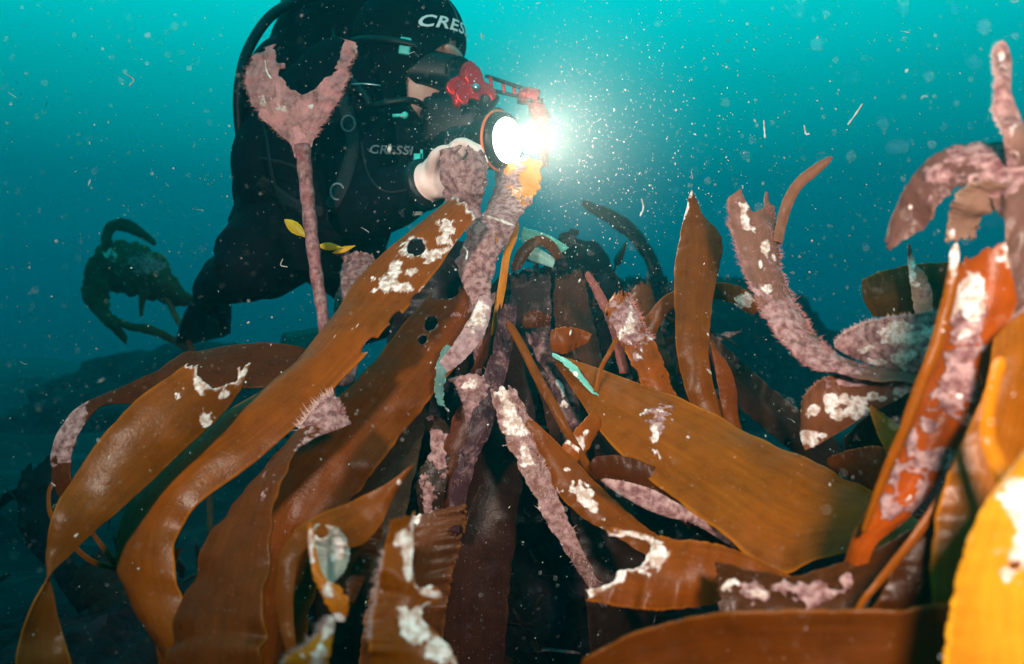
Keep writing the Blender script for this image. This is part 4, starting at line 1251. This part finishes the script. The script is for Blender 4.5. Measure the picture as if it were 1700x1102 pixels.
# mask
def mask():
    fr = MB()
    ring = []
    n = 40
    for k in range(n):
        a = 2 * PI * k / n
        y = .070 * math.copysign(abs(math.cos(a)) ** .6, math.cos(a))
        z = -.006 + .034 * math.copysign(abs(math.sin(a)) ** .6, math.sin(a))
        if z < -.02 and abs(y) < .022:
            z -= .014
        ring.append((y, z))
    vs, fs = [], []
    for (xx, sc) in ((.062, 1.06), (.085, 1.0), (.116, .88), (.121, .86), (.121, .78), (.112, .77)):
        for (y, z) in ring:
            back = (abs(y) / .07) ** 2 * .034
            vs.append(hp(xx - back * (1.0 if xx < .1 else .55), y * sc, -.024 + (z + .006) * sc))
    for j in range(5):
        for k in range(n):
            a, b = j * n + k, j * n + (k + 1) % n
            fs.append((a, b, b + n, a + n))
    o = mesh_obj('mask', vs, fs, M_RUB, diver)
    c = len(ring)
    lv = [hp(.1135 - (abs(y) / .07) ** 2 * .019, y * .8, -.024 + (z + .006) * .8) for (y, z) in ring]
    lv.append(hp(.1135, 0, -.024))
    mesh_obj('lens', lv, [(k, (k + 1) % c, c) for k in range(c)], M_GLASS, o)
    st_ = [hp(.055 - .0, -.074, -.004)] + [hp(-.006 + .112 * math.cos(a), -.094 * math.sin(a), -.004 + .012 * math.sin(a * .5)) for a in np.linspace(1.1, PI, 14)]
    MB().tube(st_, .007, 8).build('strap', M_RUB, o)
    MB().box(hp(.030, -.088, -.002), (.020, .008, .030), HR @ Matrix.Rotation(.25, 3, 'Z'), .003).build('strap_buckle', M_TURQ, o)


mask()

# regulator second stage, with round cover and hose
RD = (HR @ Vector((.80, -.52, -.30))).normalized()
RM = hp(.070, -.004, -.082)
RS = RD.cross(Vector((0, 0, 1))).normalized()
reg = MB()
reg.tube([RM, RM + RD * .018, RM + RD * .026, RM + RD * .044, RM + RD * .050], [.016, .020, .035, .034, .029], 28)
reg.tube([RM + RD * .03 - RS * .042, RM + RD * .03 + RS * .042], [.013, .013], 14)
ro = reg.build('regulator', M_RUB, diver)
MB().tube([RM + RD * .0502, RM + RD * .0512], [.0235, .0235], 28).build('regulator_ring', M_WHITE, ro)
MB().tube([RM + RD * .0513, RM + RD * .0524], [.0208, .0208], 28).build('regulator_cover', M_RUB, ro)
RQ = Matrix((RS, RS.cross(RD), RD)).transposed()
ev = MB()
for dz in (.006, -.006):
    for dy in (-.009, .0, .009):
        ev.box(RM + RD * .0530 + RQ @ Vector((dy, dz, 0)), (.0055, .006, .0008), RQ)
tag(ev.build('cover_print', M_WHITE, ro, smooth=False), kind='stuff')
MB().tube(crv([RM + RD * .03 + RS * .042, hp(.06, -.11, -.10), hp(.0, -.13, -.12), P(610, 165, 1.36), P(560, 90, 1.45), P(555, 20, 1.6)], 40), .0058, 10).build('regulator_hose', M_RUB, ro)

# buoyancy vest, tank and hoses
vest = MB()
vest.tube(crv([P(575, 120, 1.62), P(530, 190, 1.63), P(495, 290, 1.65), P(470, 370, 1.66)], 10), [.11, .125, .135, .138, .136, .132, .128, .122, .115, .10], 20)
vest.ell(P(484, 192, 1.62), (.090, .16, .155))
vest.ell(P(590, 35, 1.60), (.075, .09, .085))
vest.ell(P(520, 95, 1.64), (.085, .12, .10))
vest.ell(P(468, 285, 1.60), (.085, .17, .12))
vest.ell(P(540, 215, 1.44), (.10, .07, .17), Matrix.Rotation(.25, 3, 'Y'))
vest.ell(P(560, 320, 1.42), (.10, .05, .10))
vest.ell(P(645, 258, 1.46), (.075, .05, .11))
vm = remeshed(vest, 'vest', .007, 6, .5)
vm.materials.append(M_NEO2)
vo = link(bpy.data.objects.new('vest', vm), diver)
tank = MB()
tank.tube(crv([P(470, 330, 1.80), P(500, 200, 1.80), P(525, 60, 1.78), P(535, 10, 1.78), P(540, -25, 1.78)], 16), [.02] + [.088] * 11 + [.08, .06, .03, .025], 24)
tank.build('tank', M_RUB, diver)
vv = MB()
vv.box(P(545, -10, 1.74), (.08, .06, .05), None, .008)
vv.tube([P(520, -15, 1.74), P(590, -5, 1.72)], [.022, .022], 14)
vv.build('tank_valve', M_BLKMET, diver)
hs = crv([P(560, -10, 1.60), P(500, 0, 1.56), P(450, 26, 1.52), P(413, 80, 1.50), P(398, 135, 1.49), P(396, 190, 1.50), P(404, 260, 1.52)], 50)
MB().tube(hs, .0098, 14).build('inflator_hose', M_RUB, diver)
MB().tube(crv([P(600, 240, 1.365), P(560, 262, 1.36), P(530, 300, 1.37), P(520, 350, 1.40)], 20), .006, 8).build('gauge_hose', M_RUB, diver)
# pale piping, clips and dump valves; cyan glints are painted as the clips' turquoise
MB().tube(crv([P(582, 140, 1.375), P(605, 139, 1.362), P(632, 142, 1.365)], 8), .0014, 6).build('piping', M_STEEL, diver)
for q in ((652, 192, 1.37, .022), (616, 290, 1.325, .018)):
    cc = MB()
    cc.tube([P(q[0], q[1], q[2]), P(q[0] + 20, q[1] - 1, q[2])], [.0030, .0030], 10)
    cc.ell(P(q[0] + 20, q[1] - 1, q[2]), (.006, .005, .006))
    cc.build('clip', M_TURQ, diver)
sb = MB().box(P(700, 268, 1.36), (.004, .004, .04)).box(P(694, 270, 1.36), (.014, .004, .03))
sb.build('buckle', M_TURQ, diver)
dgs = bpy.context.evaluated_depsgraph_get()
dgs.update()


def on_suit(px_, py_, off=.003):
    dirv = Vector(tuple(P(px_, py_, 1.0))) - Vector((0, 0, H))
    l0 = Vector((0, 0, H)) + dirv * 1.15
    dl_ = dirv.normalized()
    best = None
    for ob in (bo, vo):
        inv = ob.matrix_world.inverted()
        okk, lc, nm, _ = ob.ray_cast(inv @ l0, dl_)
        if okk:
            wl = ob.matrix_world @ lc
            if best is None or wl.y < best.y:
                best = wl
    return None if best is None else best - dl_ * off


def strap(name, path, wd, mat, par):
    path = crv([(a_, b_, 0) for a_, b_ in path], 26)[:, :2]
    vs, fs = [], []
    for k, (x, y) in enumerate(path):
        t_ = path[min(k + 1, 25)] - path[max(k - 1, 0)]
        t_ = t_ / (np.linalg.norm(t_) + 1e-9)
        row = [on_suit(x - t_[1] * wd * q, y + t_[0] * wd * q, .004) for q in (-1, -.33, .33, 1)]
        if any(r is None for r in row):
            continue
        if vs and (row[0] - vs[-4]).length > .06:
            continue
        vs += row
    for k in range(len(vs) // 4 - 1):
        for i in range(3):
            fs.append((k * 4 + i, k * 4 + i + 1, (k + 1) * 4 + i + 1, (k + 1) * 4 + i))
    o = mesh_obj(name, vs, fs, mat, par)
    m_ = o.modifiers.new('t', 'SOLIDIFY')
    m_.thickness = .003
    return o


M_WEB = simple('strap_webbing', (0.009, 0.010, 0.013), 0.6, noise_amt=0.4, nscale=300, bump=.4, spec=.2)
strap('shoulder_strap', [(560, 130), (575, 180), (585, 240), (570, 300), (545, 350)], 11, M_WEB, vo)
strap('waist_strap', [(430, 300), (480, 335), (530, 352), (570, 356)], 10, M_WEB, vo)
strap('vest_seam', [(420, 150), (440, 220), (450, 290), (470, 350)], 2, M_WEB, vo)
strap('vest_pocket_edge', [(430, 262), (470, 270), (500, 285), (515, 320)], 2.2, M_WEB, vo)
strap('arm_seam', [(600, 235), (612, 290), (640, 318), (690, 312)], 1.6, M_WEB, bo)
for q in ((578, 205), (560, 318)):
    c_ = on_suit(q[0], q[1], .008)
    if c_ is not None:
        ring = [c_ + Vector((.011 * math.cos(a_), 0, .013 * math.sin(a_))) for a_ in np.linspace(0, 2 * PI, 20)]
        MB().tube(ring, .0018, 6, cap=False).build('d_ring', M_GREY, vo)
# grey print on the chest / upper arm
tv, tf = text_mesh('CRESSI', .024, .18, 1.15)
dgx = bpy.context.evaluated_depsgraph_get()
dgx.update()
pts = []
for (u, v) in tv:
    px_, py_ = 612 + u * 830, 254 - v * 830 + u * 30
    best = None
    dirv = Vector(tuple(P(px_, py_, 1.0))) - Vector((0, 0, H))
    L0 = Vector((0, 0, H)) + dirv * 1.15
    dl = dirv.normalized()
    for ob in (bo, vo):
        okk, lc, nm, _ = ob.ray_cast(ob.matrix_world.inverted() @ L0, dl)
        if okk:
            wl = ob.matrix_world @ lc
            if best is None or wl.y < best.y:
                best = wl
    if best is None:
        best = Vector(tuple(P(px_, py_, 1.36)))
    pts.append(best - dl * .0025)
mesh_obj('chest_lettering', pts, tf, M_GREY, vo, smooth=False)
# fins
for lab, a in (('fin', ((348, 498, 1.96), (342, 522, 2.1), (336, 560, 2.3))), ('fin', ((560, 562, 2.16), (520, 575, 2.25), (460, 590, 2.4)))):
    v0 = [P(*q) for q in a]
    fb = MB()
    sdv = np.array([.75, .55, .2]) if a[0][0] < 400 else np.array([.02, .6, .8])
    sdv /= np.linalg.norm(sdv)
    vs, fs = [], []
    for k in range(11):
        q = k / 10
        c = cat_eval(np.array(v0), np.array([q]))[0]
        wd = .045 + .03 * q
        for s_ in np.linspace(-1, 1, 9):
            vs.append(c + sdv * wd * s_ + np.array([0, 0, .006 * (1 if abs(abs(s_) - 1) < .01 else 0)]))
    for k in range(10):
        for i in range(8):
            fs.append((k * 9 + i, k * 9 + i + 1, (k + 1) * 9 + i + 1, (k + 1) * 9 + i))
    o = mesh_obj('fin', vs, fs, M_RUB, diver)
    s = o.modifiers.new('t', 'SOLIDIFY')
    s.thickness = .012

# ------------------------------------------------------------------ camera rig held by the diver
rig = empty('camera_rig', P(780, 230, 1.42))
tag(rig, 'black underwater camera rig with red clamps and a glaring white torch', 'camera rig')
hb = MB()
hb.box(P(758, 205, 1.46), (.105, .09, .085), Matrix.Rotation(math.radians(-12), 3, 'Z'), .014)
hb.box(P(745, 172, 1.46), (.06, .05, .03), None, .008)
hb.tube([P(812, 210, 1.45), P(822, 212, 1.44)], [.032, .036], 20)
ho2 = hb.build('housing', M_BLKMET, rig)
for q in ((738, 160), (772, 158), (790, 172)):
    MB().tube([P(q[0], q[1], 1.45), P(q[0], q[1] - 9, 1.45)], [.008, .007], 12).build('control_knob', M_BLKMET, ho2)
MB().box(P(800, 172, 1.43), (.020, .022, .040), Matrix.Rotation(.5, 3, 'Y'), .006).build('cold_shoe_mount', M_BLKMET, rig)


def plate(cx, cy, d, r, thick, holes, M, lobes=3, rot=0.0):
    """clamp plate: lobed outline with real through-holes, facing the lens"""
    bm = bmesh.new()
    outl = []
    n = 60
    for k in range(n):
        a = 2 * PI * k / n
        rr = r * (0.80 + .24 * math.cos(lobes * (a - rot)))
        outl.append((rr * math.cos(a), rr * math.sin(a)))
    # grid mask mesh
    G = 46
    vid = {}
    vs, fs = [], []

    def inside(x, y):
        a = math.atan2(y, x)
        if math.hypot(x, y) > r * (0.80 + .24 * math.cos(lobes * (a - rot))):
            return False
        return all(math.hypot(x - hx, y - hy) > hr for hx, hy, hr in holes)
    st_ = 2.3 * r / G
    for i in range(G):
        for j in range(G):
            x, y = -1.15 * r + (i + .5) * st_, -1.15 * r + (j + .5) * st_
            if inside(x, y):
                q = []
                for (di, dj) in ((0, 0), (1, 0), (1, 1), (0, 1)):
                    k = (i + di, j + dj)
                    if k not in vid:
                        vid[k] = len(vs)
                        vs.append((-1.15 * r + k[0] * st_, -1.15 * r + k[1] * st_))
                    q.append(vid[k])
                fs.append(q)
    C0 = Vector(tuple(P(cx, cy, d)))
    return [C0 + M @ Vector((x, 0, y)) for x, y in vs], fs


for k, (cx, cyy, d, th_) in enumerate(((788, 146, 1.375, .010), (776, 140, 1.395, .010))):
    vs, fs = plate(cx, cyy, d, .039, .01, [(.018, -.018, .0085), (-.004, -.027, .0080), (-.021, .006, .006)] if k == 0 else [(-.012, -.014, .006), (.010, -.024, .010)],
                   Matrix.Rotation(math.radians(20), 3, 'Z'), 3, math.radians(100 if k == 0 else 80))
    o = mesh_obj('clamp_plate', vs, fs, M_RED, rig)
    s = o.modifiers.new('t', 'SOLIDIFY')
    s.thickness = .011
    s.offset = 0
    bv = o.modifiers.new('sm', 'SMOOTH')
    bv.iterations = 3
    bv.factor = .5
    if k == 0:
        MB().tube([P(790, 145, 1.360), P(790, 145, 1.372)], [.0065, .0075], 14).build('bolt', M_STEEL, o)
kb = MB()
kb.ell(P(768, 150, 1.385), (.017, .017, .021))
kb.ell(P(778, 128, 1.385), (.018, .017, .018))
kb.build('ball_joint', M_RED, rig)
kk = MB()
kk.tube([P(757, 158, 1.37), P(760, 178, 1.37)], [.009, .007], 12)
kk.build('clamp_lever', M_RED, rig)
MB().tube([P(798, 160, 1.40), P(818, 176, 1.40)], [.022, .020], 16).build('knob', M_BLKMET, rig)
# truss arm
A0, A1 = (806, 128), (874, 150)
rails = MB()
for dy in (-2, 21):
    rails.tube([P(A0[0], A0[1] + dy * .95, 1.40), P(A1[0], A1[1] + dy * .62, 1.38)], [.0032, .0032], 8)
    rails.tube([P(A0[0] + 3, A0[1] + dy * .95, 1.425), P(A1[0] + 3, A1[1] + dy * .62, 1.405)], [.0032, .0032], 8)
arm = rails.build('arm_rail', M_BLKMET, rig)
for q in (.14, .44, .70, .92):
    xx = A0[0] + (A1[0] - A0[0]) * q
    yy = A0[1] + (A1[1] - A0[1]) * q
    MB().box(P(xx, yy + 9 - q * 2, 1.402), (.0060, .020, .022 - .006 * q), Matrix.Rotation(math.radians(-8), 3, 'Y'), .002).build('arm_rung', M_RED, arm)
eb = MB()
eb.box(P(884, 158, 1.37), (.024, .026, .020), Matrix.Rotation(math.radians(15), 3, 'Y'), .005)
eb.ell(P(872, 158, 1.375), (.014, .014, .014))
eb.build('end_clamp', M_RED, rig)
MB().box(P(880, 168, 1.38), (.045, .022, .008), Matrix.Rotation(math.radians(5), 3, 'Y'), .002).build('end_clamp_bar', M_BLKMET, rig)
fl = MB()
fl.tube([P(886, 166, 1.38), P(894, 186, 1.39), P(900, 200, 1.40)], [.012, .017, .016], 14)
fl.tube([P(899, 190, 1.40), P(903, 240, 1.42), P(903, 275, 1.44)], [.010, .009, .009], 12)
fl.build('lower_arm', M_RED, rig)
# torch: black barrel, orange ring, lit lens turned to the right and to the lens
tdir = Vector((.80, -.60, -.06)).normalized()
tc0 = Vector(tuple(P(842, 233, 1.25)))
tb = MB()
tb.tube([tc0 - tdir * .13, tc0 - tdir * .05, tc0 - tdir * .045, tc0 - tdir * .012, tc0 - tdir * .002], [.026, .028, .042, .045, .043], 28)
tbo = tb.build('torch_barrel', M_BLKMET, rig)
for k in range(5):
    p0 = tc0 - tdir * (.06 + .011 * k)
    MB().tube([p0 - tdir * .003, p0 + tdir * .003], [.031, .031], 28).build('cooling_fin', M_BLKMET, tbo)
rg = [tc0 - tdir * .014 + (Matrix.Rotation(a, 3, tdir) @ tdir.orthogonal().normalized()) * .0462 for a in np.linspace(0, 2 * PI, 41)]
MB().tube(rg, .0024, 8, cap=False).build('orange_ring', M_ORANGE, rig)
MB().ell(tc0 + tdir * .001, (.035, .035, .012), tdir.to_track_quat('Z', 'Y').to_matrix(), 28, 14).build('torch_lens', M_LENS, rig)
ts = spot('torch_light', tc0 + tdir * .02, tc0 + tdir * 1.0, 11, 165, 0.6, .035, (1.0, .93, .80))
ts.parent = rig
ts.matrix_parent_inverse = rig.matrix_world.inverted()

# silt in the torch beam, a volume added to spread the torch's glow
sm_, t_, N_, L_ = new_mat('silt')
o_ = N_.new('ShaderNodeOutputMaterial')
pv = N_.new('ShaderNodeVolumePrincipled')
pv.inputs['Color'].default_value = (.95, .90, .80, 1)
pv.inputs['Absorption Color'].default_value = (.9, .9, .9, 1)
pv.inputs['Density Attribute'].default_value = ''
tcn = N_.new('ShaderNodeTexCoord')
grd = N_.new('ShaderNodeTexGradient')
grd.gradient_type = 'QUADRATIC_SPHERE'
L_.new(tcn.outputs['Object'], grd.inputs['Vector'])
mlt = N_.new('ShaderNodeMath')
mlt.operation = 'MULTIPLY'
mlt.inputs[1].default_value = 1.0
L_.new(grd.outputs['Fac'], mlt.inputs[0])
L_.new(mlt.outputs[0], pv.inputs['Density'])
L_.new(pv.outputs[0], o_.inputs['Volume'])
so = MB().ell((0, 0, 0), (1, 1, 1), None, 32, 20).build('silt_glow_cloud', sm_)
so.location = tc0 + tdir * .09
so.scale = (.26, .22, .24)
tag(so, 'faint pale silt cloud added for the glow of the torch beam', 'silt', kind='stuff')


# ------------------------------------------------------------------ drifting marine snow
def snow():
    rng = np.random.default_rng(11)
    vs, fs = [], []
    oct_v = np.array([(1, 0, 0), (-1, 0, 0), (0, 1, 0), (0, -1, 0), (0, 0, 1), (0, 0, -1)], float)
    oct_f = [(0, 2, 4), (2, 1, 4), (1, 3, 4), (3, 0, 4), (2, 0, 5), (1, 2, 5), (3, 1, 5), (0, 3, 5)]

    def speck(p, r, st):
        b = len(vs)
        s = r * np.array([1, 1, st]) * rng.uniform(.6, 1.3, 3)
        R = np.array(Matrix.Rotation(rng.normal(0, .5), 3, 'Y') @ Matrix.Rotation(rng.normal(0, .5), 3, 'X'))
        for q in oct_v:
            vs.append(p + R @ (q * s))
        fs.extend([tuple(i + b for i in f) for f in oct_f])
    for _ in range(8500):
        d = rng.uniform(.42, 2.6) if rng.random() < .75 else rng.uniform(.42, 1.1)
        px_, py_ = rng.uniform(-60, 1760), rng.uniform(-60, 1160)
        r = (d / F) * rng.choice([.38, .58, .85, 1.3, 1.9], p=[.52, .34, .10, .03, .01])
        speck(P(px_, py_, d), r, rng.choice([1, 1.4, 3.0], p=[.6, .25, .15]))
    for _ in range(260):
        d = rng.uniform(.16, .42)
        speck(P(rng.uniform(-40, 1740), rng.uniform(-40, 1140), d), (d / F) * rng.uniform(.7, 1.7), 1.3)
    c0 = np.array(tc0 + tdir * .10)
    for _ in range(2200):
        p = c0 + rng.normal(0, 1, 3) * np.array([.12, .08, .11])
        speck(p, (p[1] / F) * rng.choice([.5, .8, 1.2], p=[.55, .35, .1]), rng.choice([1, 2.0]))
    mb = MB()
    fib = [(208, 122, 222, 132, 215, 142, 1.1), (1432, 172, 1420, 190, 1408, 206, 1.0), (1268, 200, 1269, 215, 1270, 228, 1.0), (1335, 208, 1338, 222, 1343, 222, 1.0), (1452, 620, 1455, 628, 1462, 630, .8),
           (1065, 330, 1068, 345, 1063, 358, 1.0), (440, 100, 443, 118, 450, 130, 1.0), (770, 410, 776, 418, 774, 430, .95)]
    for f in fib:
        mb.tube(crv([P(f[0], f[1], f[6]), P(f[2], f[3], f[6] * 1.01), P(f[4], f[5], f[6])], 8), list(np.array([.0006, .0009, .0007, .0012, .0008, .0007, .0013, .0009])), 6)
    for _ in range(34):
        d = rng.uniform(.6, 1.5)
        x, y = rng.uniform(0, 1700), rng.uniform(0, 1000)
        a = rng.uniform(0, 2 * PI)
        l = rng.uniform(3, 8)
        q = rng.normal(0, 3, 2)
        mb.tube(crv([P(x, y, d), P(x + l * math.cos(a) + q[0], y + l * math.sin(a) + q[1], d * 1.005), P(x + 2 * l * math.cos(a), y + 2 * l * math.sin(a), d)], 6), .00026 * d + .0001, 5)
    b = len(vs)
    vs.extend([np.array(v) for v in mb.v])
    fs.extend([tuple(i + b for i in f) for f in mb.f])
    o = mesh_obj('marine_snow', vs, fs, M_SNOW, None, smooth=False)
    tag(o, 'tiny pale specks and threads drifting all through the water', 'specks', kind='stuff')


snow()
